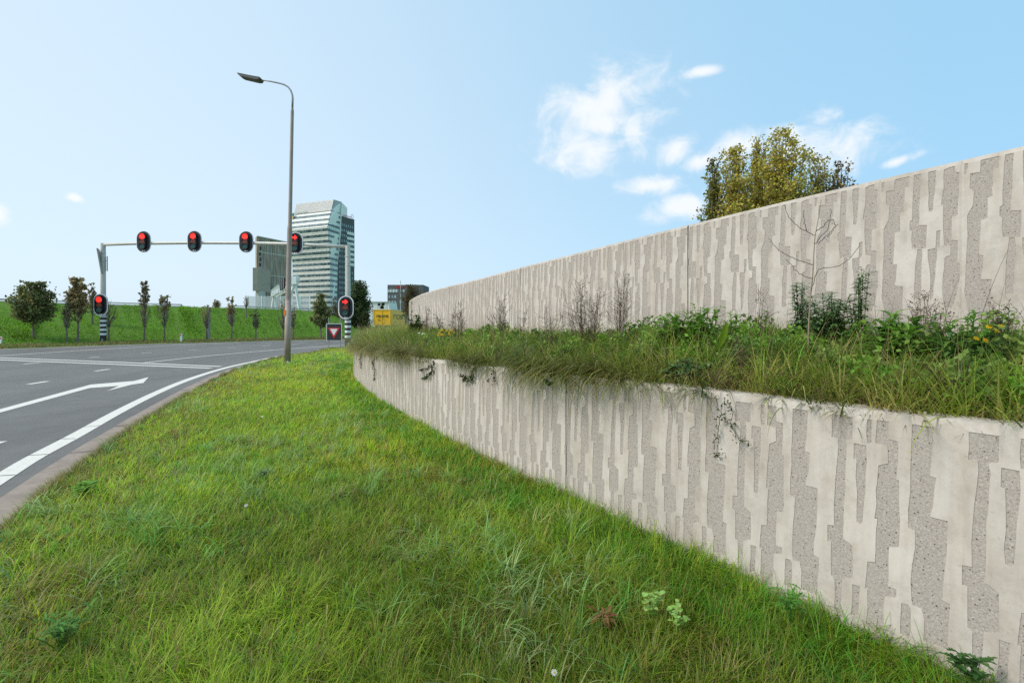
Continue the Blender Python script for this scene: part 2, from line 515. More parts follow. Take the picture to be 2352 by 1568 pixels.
def build_wall(name, label, off, ztop, zbot, polys, period, s_range, joints, root_label_cat):
    s0, s1 = s_range
    root = empty(name, (0, 0, 0), label, root_label_cat)
    x0, y0 = wall_xy(joints[len(joints) // 2], off)
    root.location = (float(x0), float(y0), 0)
    edges_s = [s0] + list(joints) + [s1]
    GAP = 0.006
    RNGW = np.random.default_rng(11 if off else 12)
    for a, b in zip(edges_s[:-1], edges_s[1:]):
        a2, b2 = a + GAP, b - GAP
        H = float(np.max(ztop(np.linspace(a, b, 9)))) - zbot + 0.02
        verts, edges, = [], []
        def addline(pts, closed):
            i = len(verts)
            verts.extend(Vector((float(p[0]), float(p[1]))) for p in pts)
            n = len(pts)
            edges.extend((i + k, i + k + 1) for k in range(n - 1))
            if closed:
                edges.append((i + n - 1, i))
        addline([(a2, 0), (b2, 0), (b2, H), (a2, H)], True)
        step = 0.16
        for g in np.arange(a2 + step, b2 - step * 0.5, step):
            addline([(g + 0.0031, 0), (g + 0.0031, H)], False)
        used = []
        k0 = int(math.floor((a - polys[0][:, 0].max()) / period)) - 1; k1 = int(math.ceil((b - polys[0][:, 0].min()) / period)) + 2
        for k in range(k0, k1):
            for p in polys:
                q = p + np.array([k * period, 0.0])
                if q[:, 0].max() < a2 + 0.004 or q[:, 0].min() > b2 - 0.004:
                    continue
                q = q.copy()
                den = []                                # ragged formwork edges: short irregular steps along each side
                for e0_, e1_ in zip(q, np.roll(q, -1, 0)):
                    L_ = np.linalg.norm(e1_ - e0_); m_ = max(1, int(L_ / 0.06)) if k > -14 else 1
                    for t_ in range(m_):
                        den.append(e0_ + (e1_ - e0_) * (t_ / m_) + (RNGW.normal(0, 0.0022, 2) if t_ else 0))
                q = np.array(den)
                q[:, 0] = np.clip(q[:, 0], a2, b2)
                q[:, 1] = np.clip(q[:, 1] + RNGW.normal(0, 0.0012, len(q)), 0.03, H - 0.01)
                used.append(q); addline(q, True)
        vo, eo, fo, *_ = delaunay_2d_cdt(verts, edges, [], 0, 1e-5)
        V = np.array([(v.x, v.y) for v in vo])
        Ft = [f for f in fo if len(f) == 3]
        T = np.array(Ft)
        cen = V[T].mean(axis=1)
        okb = (cen[:, 0] > a2) & (cen[:, 0] < b2) & (cen[:, 1] > 0) & (cen[:, 1] < H)
        T, cen = T[okb], cen[okb]
        rough = np.zeros(len(T), bool)
        for q in used:
            rough |= in_poly(cen[:, 0], cen[:, 1], q)
        # orientation: outward face looks towards the lawn
        area = (V[T[:, 1], 0] - V[T[:, 0], 0]) * (V[T[:, 2], 1] - V[T[:, 0], 1]) - (V[T[:, 2], 0] - V[T[:, 0], 0]) * (V[T[:, 1], 1] - V[T[:, 0], 1])
        T[area < 0] = T[area < 0][:, ::-1]
        DEP = 0.003
        def world(sd, depth):
            s, d = sd[:, 0], sd[:, 1]
            x, y = wall_xy(s, off)
            h = heading(s)
            ch = np.where(d < 0.004, 0.006, 0.0)
            x = x + np.cos(h) * (depth + ch); y = y + np.sin(h) * (depth + ch)
            z = np.maximum(ztop(s) - d, zbot)
            return np.stack([x - float(x0), y - float(y0), z], 1)
        mb = MB()
        used_s = np.unique(T[~rough]); mp = -np.ones(len(V), int); mp[used_s] = np.arange(len(used_s))
        mb.add(world(V[used_s], 0.0), mp[T[~rough]][:, ::-1], 0)
        if rough.any():
            used_r = np.unique(T[rough]); mr = -np.ones(len(V), int); mr[used_r] = np.arange(len(used_r))
            mb.add(world(V[used_r], DEP), mr[T[rough]][:, ::-1], 1)
            # step walls along the outline
            cnt = {}
            for t, r in zip(T, rough):
                for e in ((t[0], t[1]), (t[1], t[2]), (t[2], t[0])):
                    kk = (min(e), max(e)); cnt.setdefault(kk, []).append(r)
            bo = [k for k, v in cnt.items() if len(v) == 2 and v[0] != v[1]]
            if bo:
                bo = np.array(bo); ids = np.unique(bo); mm = -np.ones(len(V), int); mm[ids] = np.arange(len(ids))
                w0, w1 = world(V[ids], 0.0), world(V[ids], DEP)
                n = len(ids)
                mb.add(np.concatenate([w0, w1]), np.stack([mm[bo[:, 0]], mm[bo[:, 1]], mm[bo[:, 1]] + n, mm[bo[:, 0]] + n], 1), 0)
        # body behind the face: top, back and ends
        ss = np.linspace(a2, b2, max(3, int((b - a) / 0.15)))
        TH = 0.16
        def row(d, dep):
            return world(np.stack([ss, np.full(len(ss), d)], 1), dep)
        Hs = H + 0.3
        prof = [row(0.0, 0.0), row(0.0, TH), row(Hs, TH)]
        for A, B in zip(prof[:-1], prof[1:]):
            n = len(ss); i = np.arange(n - 1)
            mb.add(np.concatenate([A, B]), np.stack([i, i + 1, i + 1 + n, i + n], 1), 0)
        for e in (0, -1):
            sd = np.array([[ss[e], 0.0], [ss[e], Hs]])
            p0, p1 = world(sd, 0.0), world(sd, TH)
            mb.add(np.array([p0[0], p1[0], p1[1], p0[1]]), [(0, 1, 2, 3)], 0)
        mb.build("wall_panel", [M["smooth"], M["rough"]], root)
    jb = MB()
    for j in joints:
        for q in (0,):
            h = float(heading(j)); x, y = wall_xy(j, off)
            zt = float(ztop(j))
            c = (float(x) - float(x0) + math.cos(h) * 0.06, float(y) - float(y0) + math.sin(h) * 0.06, (zt + zbot) / 2 - 0.004)
            jb.box(c, (0.08, GAP * 1.9, zt - zbot), 0, Matrix.Rotation(h, 4, 'Z'))
    jb.build("joint_filler", M["joint"], root)
    return root


lo_polys = motif(LO, LO_CROP, 0.0, ztop_low)
lo_a = wall_from_pixel((2100 + 400 / 2.0103) * .81667, 1100, 0, ztop_low)[0]
lo_b = wall_from_pixel((2100 + 1135 / 2.0103) * .81667, 1100, 0, ztop_low)[0]
up_polys = motif(UP, UP_CROP, WID, ztop_up)
up_a = wall_from_pixel((1930 + UP_PERIOD_PX[0][0] / 3.4075) * .81667, 600, WID, ztop_up)[0]
up_b = wall_from_pixel((1930 + UP_PERIOD_PX[1][0] / 3.4075) * .81667, 600, WID, ztop_up)[0]
LO_PER, UP_PER = abs(lo_a - lo_b), abs(up_a - up_b)

sj_l = float(s_at(1300, 0)); sj_l2 = float(s_at(971, 0)); sj_u = float(s_at(1580, WID)); sj_u2 = float(s_at(1195, WID))
build_wall("retaining_wall", "low pale concrete retaining wall with rough grey vertical patches, beside the lawn", 0.0, ztop_low, -0.15,
           lo_polys, LO_PER, (sj_l - 6.3, 24.0), [sj_l, sj_l2, sj_l2 + (sj_l2 - sj_l), sj_l2 + 2 * (sj_l2 - sj_l)], "wall")
build_wall("retaining_wall", "tall pale concrete wall with rough vertical patches rising behind the overgrown planter", WID, ztop_up, 0.5,
           up_polys, UP_PER, (sj_u - 7.2, 24.0), [sj_u, sj_u2, sj_u2 + (sj_u2 - sj_u)], "wall")

# ------------------------------------------------------------------ ground, road, verge
KERB_PX = [(0, 1236), (60, 1182), (100, 1144), (211.5, 1057), (302, 993), (387, 937), (468, 887), (540, 852), (590, 836), (622, 827), (669.5, 817), (716.7, 812)]
kerb_line = [gp(x, y) for x, y in KERB_PX] + [(-10.15, 26.6), (-9.6, 27.9), (-8.6, 29.0), (-7, 30), (-2, 32), (6, 34), (20, 36)]
k0, k1 = kerb_line[0], kerb_line[3]
back = [(k0[0] - (k1[0] - k0[0]) * t, k0[1] - (k1[1] - k0[1]) * t) for t in (6.0, 3.0, 1.2)]
kerb_line = back + kerb_line


def smooth_line(pts, step=0.25, it=3):
    p = np.array(pts, float)
    for _ in range(it):                            # chaikin corner cutting
        q = np.empty((2 * len(p), 2)); q[0::2] = p; q[1::2] = p
        a = p[:-1] * 0.75 + p[1:] * 0.25; b = p[:-1] * 0.25 + p[1:] * 0.75
        q = np.empty((2 * len(a), 2)); q[0::2] = a; q[1::2] = b
        p = np.concatenate([p[:1], q, p[-1:]])
    d = np.concatenate([[0], np.cumsum(np.linalg.norm(np.diff(p, axis=0), axis=1))])
    t = np.arange(0, d[-1], step)
    return np.stack([np.interp(t, d, p[:, 0]), np.interp(t, d, p[:, 1])], 1)


def offset_line(p, o):
    t = np.gradient(p, axis=0); t /= np.linalg.norm(t, axis=1, keepdims=True)
    n = np.stack([t[:, 1], -t[:, 0]], 1)           # to the right of travel
    return p + n * o


def ribbon(mb, a, b, z, mat=0):
    n = len(a)
    z = np.broadcast_to(np.asarray(z, float), (n,))
    v = np.concatenate([np.column_stack([a, z]), np.column_stack([b, z])])
    i = np.arange(n - 1)
    mb.add(v, np.stack([i, i + n, i + 1 + n, i + 1], 1), mat)


KERB = smooth_line(kerb_line, 0.2)                 # verge edge (outer edge of the concrete strip)
# far road edge
FAR_PX = [(0, 803), (211.5, 794.3), (393, 789.4), (457, 788), (560, 785), (657, 782.4), (795, 779.5)]
far = [gp(x, y) for x, y in FAR_PX]
far = [(far[0][0] - 40, far[0][1] - 16), (far[0][0] - 12, far[0][1] - 4.6)] + far + [(2, 43.5), (20, 44.5), (60, 46)]
FAR = smooth_line(far, 0.5)
FAR_EDGE = offset_line(FAR, -0.45)                 # asphalt ends a little beyond the line

g = MB()
R = 3500
ang = np.arange(64) / 64 * 2 * np.pi
g.add(np.column_stack([np.cos(ang) * R, np.sin(ang) * R, np.full(64, -0.22)]), [tuple(range(64))], 0)
tag(g.build("ground", M["field"]), kind="structure")

road = MB()
poly = np.concatenate([KERB, FAR_EDGE[::-1], [[-70, -40]]])
def fill_poly(mb, pts, z, mat=0):
    n = len(pts)
    vo, eo, fo, *_ = delaunay_2d_cdt([Vector((float(x), float(y))) for x, y in pts], [(i, (i + 1) % n) for i in range(n)], [], 1, 1e-5)
    V = np.array([(v.x, v.y, z) for v in vo]); T = np.array([f for f in fo if len(f) == 3])
    ar = (V[T[:, 1], 0] - V[T[:, 0], 0]) * (V[T[:, 2], 1] - V[T[:, 0], 1]) - (V[T[:, 2], 0] - V[T[:, 0], 0]) * (V[T[:, 1], 1] - V[T[:, 0], 1])
    T[ar < 0] = T[ar < 0][:, ::-1]
    mb.add(V, T, mat)
fill_poly(road, poly, 0.0)
tag(road.build("road", M["asphalt"]), kind="structure")

# kerb strip of concrete slabs with open joints
ks = MB()
inner = offset_line(KERB, 0.0); outer = offset_line(KERB, -0.33)
dl = np.concatenate([[0], np.cumsum(np.linalg.norm(np.diff(KERB, axis=0), axis=1))])
L0, SL = 0.0, 0.80
cuts = np.arange(0, dl[-1] - SL, SL)
def at_len(p, s):
    return np.stack([np.interp(s, dl, p[:, 0]), np.interp(s, dl, p[:, 1])], -1)
for c in cuts:
    q = [at_len(outer, c + 0.005), at_len(inner, c + 0.005), at_len(inner, c + SL - 0.005), at_len(outer, c + SL - 0.005)]
    zt = 0.02 + random.uniform(-0.003, 0.004)
    v = [(x, y, zt) for x, y in q] + [(x, y, -0.06) for x, y in q]
    ks.add(v, [(0, 1, 2, 3), (0, 4, 5, 1), (1, 5, 6, 2), (2, 6, 7, 3), (3, 7, 4, 0)], 0)
tag(ks.build("kerb", M["kerb"]), kind="structure")

# lawn ground
wl_s = np.arange(-7.5, 24, 0.25)
WX, WY = wall_xy(wl_s, 0.03)
WALLLINE = np.stack([WX, WY], 1)
VERGE = np.concatenate([KERB[(KERB[:, 1] > -8)], WALLLINE[::-1]])
vg = MB()
fill_poly(vg, VERGE, 0.03)
tag(vg.build("verge", M["soil"]), kind="structure")

# painted markings
mk = []
def line_px(px, width, name="lane_line", step=0.3, dash=None):
    p = smooth_line([gp(x, y) for x, y in px], step)
    m = MB(); ribbon(m, offset_line(p, -width / 2), offset_line(p, width / 2), 0.004)
    return m
def add_mark(m, name):
    o = m.build(name, M["paint"]); tag(o, kind="structure"); return o

edge = [(0, 1099), (75.5, 1051), (168, 1004), (257, 953), (341, 910), (423, 874), (514, 845), (586, 829.5), (640, 818)]
m = line_px(edge, 0.19)
e0, e1 = gp(0, 1099), gp(75.5, 1051)
p = np.array([[e0[0] - (e1[0] - e0[0]) * 4, e0[1] - (e1[1] - e0[1]) * 4], e0]); ribbon(m, offset_line(p, -0.095), offset_line(p, 0.095), 0.004)
add_mark(m, "edge_line")
m = MB(); f1 = FAR[FAR[:, 0] < 4]; ribbon(m, offset_line(f1, -0.09), offset_line(f1, 0.09), 0.004); add_mark(m, "edge_line")
add_mark(line_px([(-120, 823.5), (0, 817), (230, 802), (423, 792), (457, 791.5), (561, 787.5)], 0.16), "lane_line")
add_mark(line_px([(331, 833), (457, 819), (575, 808.4), (653, 801.5), (795, 792.3)], 0.14), "lane_line")
add_mark(line_px([(-160, 815.5), (0, 821.6), (250, 831), (518, 842.2)], 0.2), "stop_line")
add_mark(line_px([(-160, 820), (0, 826.2), (250, 836), (500, 846.2)], 0.2), "stop_line")
S6 = lambda x, y: (x * .30217, 735 + y * .30217)
S4 = lambda x, y: (457 + x * .2361, 620.7 + y * .2361)
for a, b in [(S6(675, 284.5), S6(795, 277)), (S6(1078, 251), S6(1180, 246)), (S6(1430, 229), S6(1515, 226)), (S6(1730, 211), S6(1800, 209)),
             (S6(175, 334), S6(318, 322)), (S6(722, 388), S6(845, 371)), (S6(215, 488), S6(395, 460)), (S6(-90, 952), S6(20, 919)),
             (S4(610, 735), S4(695, 730.5)), (S4(895, 720), S4(980, 716)), (S4(650, 711), S4(735, 708)), (S4(970, 708), S4(1050, 705)), (S4(1125, 708), S4(1220, 706))]:
    add_mark(line_px([a, b], 0.15, step=0.2), "lane_dash")
arrow = [S6(x, y) for x, y in [(-60, 694), (690, 490), (1020, 463), (1130, 433), (1090, 478), (1000, 491), (812, 539), (905, 500), (680, 517), (-60, 720)]]
m = MB(); fill_poly(m, [gp(x, y) for x, y in arrow], 0.004); add_mark(m, "turn_arrow")

for a, b_ in [(S6(-20, 1187), S6(118, 1178)), (S6(195, 1031), S6(372, 1021)), (S6(428, 905), S6(572, 903)), (S6(625, 814), S6(765, 803))]:
    p = np.array([gp(*a), gp(*b_)]); m = MB(); ribbon(m, offset_line(p, -0.006), offset_line(p, 0.006), 0.008); tag(m.build("road_crack", M["joint"]), kind="structure")

# embankment behind the road
FN = FAR_EDGE
n_out = offset_line(FN, -1.0) - FN
foot, crest = FN + n_out * 3.2, FN + n_out * 11.5
cx = crest[:, 0] / np.maximum(crest[:, 1], 5) * F + CX
crest_y = np.interp(cx, [0, 240, 480, 560, 700, 745, 790, 830, 1300], [694.5, 701.5, 707.5, 709, 715, 717, 735, 765, 768])
crest_z = CH + (HZ - crest_y) / F * crest[:, 1]
bk = MB()
rows = [np.column_stack([FN, np.full(len(FN), -0.01)]), np.column_stack([foot, np.full(len(FN), 0.12)])]
for t in (0.2, 0.4, 0.6, 0.8, 1.0):
    q = foot + (crest - foot) * t
    zb = 0.12 + (crest_z - 0.12) * (t ** 1.05)
    rows.append(np.column_stack([q, zb]))
b2 = FN + n_out * 60; b3 = FN + n_out * 90
rows += [np.column_stack([b2, crest_z - 0.3]), np.column_stack([b3, np.full(len(FN), -0.2)])]
for A, B in zip(rows[:-1], rows[1:]):
    n = len(A); i = np.arange(n - 1)
    bk.add(np.concatenate([A, B]), np.stack([i, i + n, i + 1 + n, i + 1], 1)[:, ::-1], 0)
tag(bk.build("embankment", M["field"], smooth=True), kind="structure")


def bank_z(u, t):
    """height on the bank; u index along, t 0..1 from the road edge"""
    return None


# planter soil
ps = MB()
ssp = np.arange(-6.8, 24, 0.2); offs = np.linspace(0.15, WID - 0.004, 6)
gr = []
for o_ in offs:
    x, y = wall_xy(ssp, o_); gr.append(np.column_stack([x, y, soil_z(ssp, o_)]))
for A, B in zip(gr[:-1], gr[1:]):
    n = len(A); i = np.arange(n - 1)
    ps.add(np.concatenate([A, B]), np.stack([i, i + n, i + 1 + n, i + 1], 1)[:, ::-1], 0)
tag(ps.build("planter_soil", M["planter"], smooth=True), kind="structure")
# raised ground behind the tall wall
rg = MB()
gr = []
for o_ in (WID + 0.17, WID + 2.0, WID + 9):
    x, y = wall_xy(ssp[ssp < 16], o_); gr.append(np.column_stack([x, y, ztop_up(ssp[ssp < 16]) - 0.35]))
for A, B in zip(gr[:-1], gr[1:]):
    n = len(A); i = np.arange(n - 1)
    rg.add(np.concatenate([A, B]), np.stack([i, i + n, i + 1 + n, i + 1], 1)[:, ::-1], 0)
tag(rg.build("raised_ground", M["field"], smooth=True), kind="structure")


# ------------------------------------------------------------------ grass
def palette(n, cols, weights=None, jit=0.18, rng=RNG):
    cols = np.array(cols, float)
    idx = rng.choice(len(cols), n, p=weights)
    c = cols[idx] * (1 + rng.normal(0, jit, (n, 1)))
    return np.clip(c * (1 + rng.normal(0, 0.05, (n, 3))), 0.004, 0.9)


def blades(mb, root, head, length, width, tilt, bend, col, seg=3, mat=0, sway=None):
    """arching grass blades; head = compass angle they lean to, tilt/bend = angle from upright at root / added to the tip"""
    n = len(root)
    if n == 0:
        return
    hx, hy = np.cos(head), np.sin(head)
    side = np.stack([-hy, hx, np.zeros(n)], 1)
    side_tw = side
    pos = root.copy()
    vs = []
    for k in range(seg + 1):
        t = k / seg
        w = width * (1 - t) ** 0.7 * (0.75 + 0.25 * min(1, t * 4)) if k < seg else width * 0.06
        w = np.asarray(w).reshape(-1, 1)
        vs.append(pos - side_tw * w * 0.5); vs.append(pos + side_tw * w * 0.5)
        ph = tilt + bend * (t + 0.5 / seg)
        stp = (length / seg)[:, None]
        d = np.stack([np.sin(ph) * hx, np.sin(ph) * hy, np.cos(ph)], 1)
        pos = pos + d * stp
    V = np.stack(vs, 1)                            # n, 2(seg+1), 3
    m = 2 * (seg + 1)
    base = (np.arange(n) * m)[:, None]
    quads = []
    for k in range(seg):
        quads.append(base + np.array([2 * k, 2 * k + 1, 2 * k + 3, 2 * k + 2])[None])
    Fq = np.concatenate(quads, 0)
    mb.add(V.reshape(-1, 3), Fq, mat, np.repeat(col, m, axis=0))


def vnoise(x, y, scale, seed):
    """smooth value noise for patchiness"""
    r = np.random.default_rng(seed); T = r.random((64, 64))
    u, v = x * scale, y * scale
    i, j = np.floor(u).astype(int), np.floor(v).astype(int)
    fu, fv = u - i, v - j
    fu, fv = fu * fu * (3 - 2 * fu), fv * fv * (3 - 2 * fv)
    a = T[i % 64, j % 64] * (1 - fu) + T[(i + 1) % 64, j % 64] * fu
    b = T[i % 64, (j + 1) % 64] * (1 - fu) + T[(i + 1) % 64, (j + 1) % 64] * fu
    return a * (1 - fv) + b * fv


GREEN = [(0.31, 0.50, 0.026), (0.41, 0.56, 0.038), (0.20, 0.40, 0.024), (0.46, 0.56, 0.05), (0.46, 0.45, 0.065), (0.58, 0.45, 0.16), (0.31, 0.47, 0.11)]


def tussocks(mb, cen, dist, k, rad_, L, W, tilt, bend, col, rng, seg=4, toward=None, tw=0.0, jit=0.12):
    """tufts of k blades spraying out from each centre"""
    n = len(cen)
    if n == 0:
        return
    N = n * k
    a = rng.uniform(0, 2 * np.pi, N)
    if toward is not None:
        a = np.where(rng.random(N) < tw, np.repeat(toward, k) + rng.normal(0, 0.6, N), a)
    rr = np.abs(rng.normal(0, 1, N)) * np.repeat(rad_, k)
    p = np.repeat(cen, k, 0) + np.stack([np.cos(a) * rr, np.sin(a) * rr, np.zeros(N)], 1)
    Lr = np.repeat(L, k) * rng.uniform(0.45, 1.2, N)
    blades(mb, p, a + rng.normal(0, 0.5, N), Lr, np.repeat(W, k) * rng.uniform(0.6, 1.3, N),
           np.abs(rng.normal(tilt[0], tilt[1], N)), rng.uniform(bend[0], bend[1], N), np.clip(np.repeat(col, k, 0) * (1 + rng.normal(0, jit, (N, 1))), .004, .9), seg)


def lawn():
    mb = MB()
    rng = np.random.default_rng(21)
    kx = lambda Y: np.interp(Y, KERB[:160, 1], KERB[:160, 0])
    def scatter(n, dmin, dmax, p):
        """points in the view wedge, density falling as d^-p"""
        u = rng.random(n)
        e = 2 - p
        d = (dmin ** e + u * (dmax ** e - dmin ** e)) ** (1 / e)
        a = rng.uniform(rad(-62), rad(62), n)
        x, y = np.sin(a) * d, np.cos(a) * d
        ok = in_poly(x, y, VERGE)
        return x[ok], y[ok], d[ok]
    x, y, d = scatter(760000, 1.35, 33, 1.3)
    # a fringe also grows right along the wall foot and over the kerb
    n = len(x)
    pn = vnoise(x, y, 0.9, 1); pn2 = vnoise(x, y, 2.7, 2); pn3 = vnoise(x, y, 0.35, 3)
    # distances to kerb and wall
    dk = np.min(np.abs(x - np.interp(y, KERB[:150, 1], KERB[:150, 0]))[None], 0)
    xw = np.interp(y, WALLLINE[:90, 1], WALLLINE[:90, 0]); dw = np.abs(xw - x) * 0.83
    L = (0.05 + 0.06 * pn2 + 0.03 * pn) * rng.uniform(0.6, 1.4, n)
    L *= np.where(d < 6, 1.0 + 0.2 * (6 - d) / 4.6, 1.0)
    L *= np.where(dw < 0.35, 1.25, 1.0) * np.clip(0.45 + dk * 1.4, 0.45, 1.0)
    L *= np.where(rng.random(n) < 0.04, 1.6, 1.0)
    W = np.clip(0.0036 + 0.0006 * d, 0.003, 0.022) * rng.uniform(0.6, 1.6, n)
    clump = vnoise(x, y, 3.5, 5) * 2 * np.pi * 2 + vnoise(x, y, 1.1, 6) * 5
    head = clump + rng.normal(0, 0.9, n)
    tilt = np.abs(rng.normal(0.42, 0.30, n)); bend = np.abs(rng.normal(0.95, 0.55, n)) + 0.4 * (pn2 > 0.62)
    # colour families by patch: fresh green, deep green by the wall, ochre and straw near the kerb
    base = np.array(GREEN)
    w = np.stack([0.30 + 0 * pn, 0.26 + 0.25 * (pn > 0.5), 0.16 + 0.5 * (dw < 0.7), 0.14 + 0.3 * (pn2 > 0.55), 0.08 + 0.35 * (pn3 > 0.55), 0.045 + 0.16 * (dk < 0.9) + 0.10 * (pn3 > 0.62), 0.06 + 0.35 * (pn2 < 0.33)], 1)
    w /= w.sum(1, keepdims=True); cum = w.cumsum(1)
    idx = (rng.random((n, 1)) > cum).sum(1).clip(0, 6)
    col = base[idx] * (1 + rng.normal(0, 0.2, (n, 1)))
    big = vnoise(x + 7, y, 0.55, 71)
    dark = np.clip((3.9 - d) / 1.8, 0, 1) * 0.75 + np.clip((big - 0.6) * 3, 0, 0.5)      # lens vignette painted into the near blades, plus patches of old dark sward
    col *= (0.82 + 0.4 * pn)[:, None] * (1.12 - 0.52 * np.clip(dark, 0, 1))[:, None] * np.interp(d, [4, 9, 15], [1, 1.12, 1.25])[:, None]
    och = (pn3 > 0.56) & (rng.random(n) < 0.5)
    col[och] *= np.array([1.25, 0.95, 0.8])
    L *= 1 + 0.2 * np.clip(dark, 0, 1)
    col = np.clip(col, 0.006, 0.72)
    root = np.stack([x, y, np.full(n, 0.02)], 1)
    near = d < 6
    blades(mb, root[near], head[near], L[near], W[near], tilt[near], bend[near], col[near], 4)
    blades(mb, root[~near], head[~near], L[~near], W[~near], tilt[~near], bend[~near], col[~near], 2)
    # coarse tussocks with long pale arching blades
    tx, ty, td = scatter(5200, 1.5, 24, 1.0)
    keep = vnoise(tx, ty, 0.7, 81) + 0.35 * rng.random(len(tx)) > 0.72; tx, ty, td = tx[keep], ty[keep], td[keep]
    k = 16
    N = len(tx) * k
    rx = np.repeat(tx, k) + rng.normal(0, 0.035, N); ry = np.repeat(ty, k) + rng.normal(0, 0.035, N)
    dd = np.repeat(td, k)
    hd = np.repeat(rng.uniform(0, 6.28, len(tx)), k) + rng.normal(0, 1.1, N)
    tc = palette(len(tx), [(0.28, 0.46, 0.13), (0.36, 0.52, 0.19), (0.20, 0.42, 0.06), (0.40, 0.45, 0.17), (0.22, 0.40, 0.08)], None, 0.15, rng)
    blades(mb, np.stack([rx, ry, np.full(N, 0.02)], 1), hd, rng.uniform(0.14, 0.30, N), np.clip(0.0066 + 0.0006 * dd, 0, 0.017) * rng.uniform(0.8, 1.3, N),
           np.abs(rng.normal(0.35, 0.25, N)), rng.uniform(1.0, 2.4, N), np.repeat(tc, k, 0) * (1 + rng.normal(0, 0.12, (N, 1))), 6)
    # smaller tufts everywhere give the sward its clumpy grain
    ux, uy, ud = scatter(42000, 1.4, 30, 1.15)
    un = len(ux); upn = vnoise(ux, uy, 0.8, 61); upk = vnoise(ux, uy, 0.4, 62)
    udw = np.abs(np.interp(uy, WALLLINE[:90, 1], WALLLINE[:90, 0]) - ux) * 0.83
    udk = np.abs(ux - np.interp(uy, KERB[:150, 1], KERB[:150, 0]))
    uc = palette(un, GREEN[:4] + [GREEN[6]], None, 0.16, rng) * (0.75 + 0.5 * upn)[:, None] * np.interp(ud, [1.8, 3.2, 5, 9, 15], [0.55, 0.72, 0.95, 1.1, 1.25])[:, None]  # nearest tufts coloured darker too, same painted vignette
    dry = (rng.random(un) < 0.10 + 0.45 * (udk < 1.0) + 0.25 * (upk > 0.6)); uc[dry] = palette(int(dry.sum()), [(0.42, 0.36, 0.13), (0.33, 0.30, 0.08), (0.36, 0.26, 0.08)], None, 0.15, rng)
    lush = udw < 0.6; uc[lush] = palette(int(lush.sum()), [(0.13, 0.36, 0.024), (0.18, 0.42, 0.034), (0.10, 0.28, 0.024)], None, 0.15, rng)
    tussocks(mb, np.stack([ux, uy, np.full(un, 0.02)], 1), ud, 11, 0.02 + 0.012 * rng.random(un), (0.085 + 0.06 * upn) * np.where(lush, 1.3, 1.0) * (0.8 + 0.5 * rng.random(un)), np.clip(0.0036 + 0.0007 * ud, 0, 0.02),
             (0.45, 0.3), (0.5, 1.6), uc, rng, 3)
    # straw coloured dead stalks
    sx, sy, sd = scatter(16000, 1.4, 12, 1.2)
    N = len(sx)
    blades(mb, np.stack([sx, sy, np.full(N, 0.02)], 1), rng.uniform(0, 6.28, N), rng.uniform(0.10, 0.24, N), np.full(N, 0.0022) * (1 + sd * 0.2),
           np.abs(rng.normal(0.5, 0.4, N)), rng.uniform(0.1, 0.9, N), palette(N, [(0.42, 0.30, 0.11), (0.36, 0.24, 0.06), (0.30, 0.17, 0.06)], None, 0.2, rng), 3)
    # overhang onto the kerb
    m = (KERB[:, 1] > 2.5) & (KERB[:, 1] < 29)
    kp = KERB[m]
    N = 16000
    ii = rng.integers(0, len(kp) - 1, N); f = rng.random((N, 1))
    q = kp[ii] * (1 - f) + kp[ii + 1] * f
    tn = kp[np.minimum(ii + 1, len(kp) - 1)] - kp[ii]
    nn = np.arctan2(tn[:, 0], -tn[:, 1]) + np.pi / 2
    nn = np.arctan2(-(-tn[:, 0]), -(tn[:, 1])) if False else np.arctan2(tn[:, 0], -tn[:, 1])
    dd = np.linalg.norm(q, axis=1)
    ov = vnoise(q[:, 0], q[:, 1], 1.6, 9)
    blades(mb, np.column_stack([q, np.full(N, 0.02)]), nn + rng.normal(0, 0.7, N), rng.uniform(0.05, 0.13, N) * (0.4 + 0.9 * ov), np.clip(0.003 + 0.0006 * dd, 0, 0.018),
           rng.uniform(0.2, 0.9, N), rng.uniform(0.3, 1.0, N), palette(N, [(0.42, 0.38, 0.14), (0.26, 0.32, 0.06), (0.52, 0.42, 0.19), (0.34, 0.30, 0.10)], None, 0.2, rng), 3)
    o = mb.build("lawn_grass", M["grass"], color=True)
    tag(o, "bright green rough-cut lawn grass between the road and the low wall", "grass", kind="stuff")


lawn()


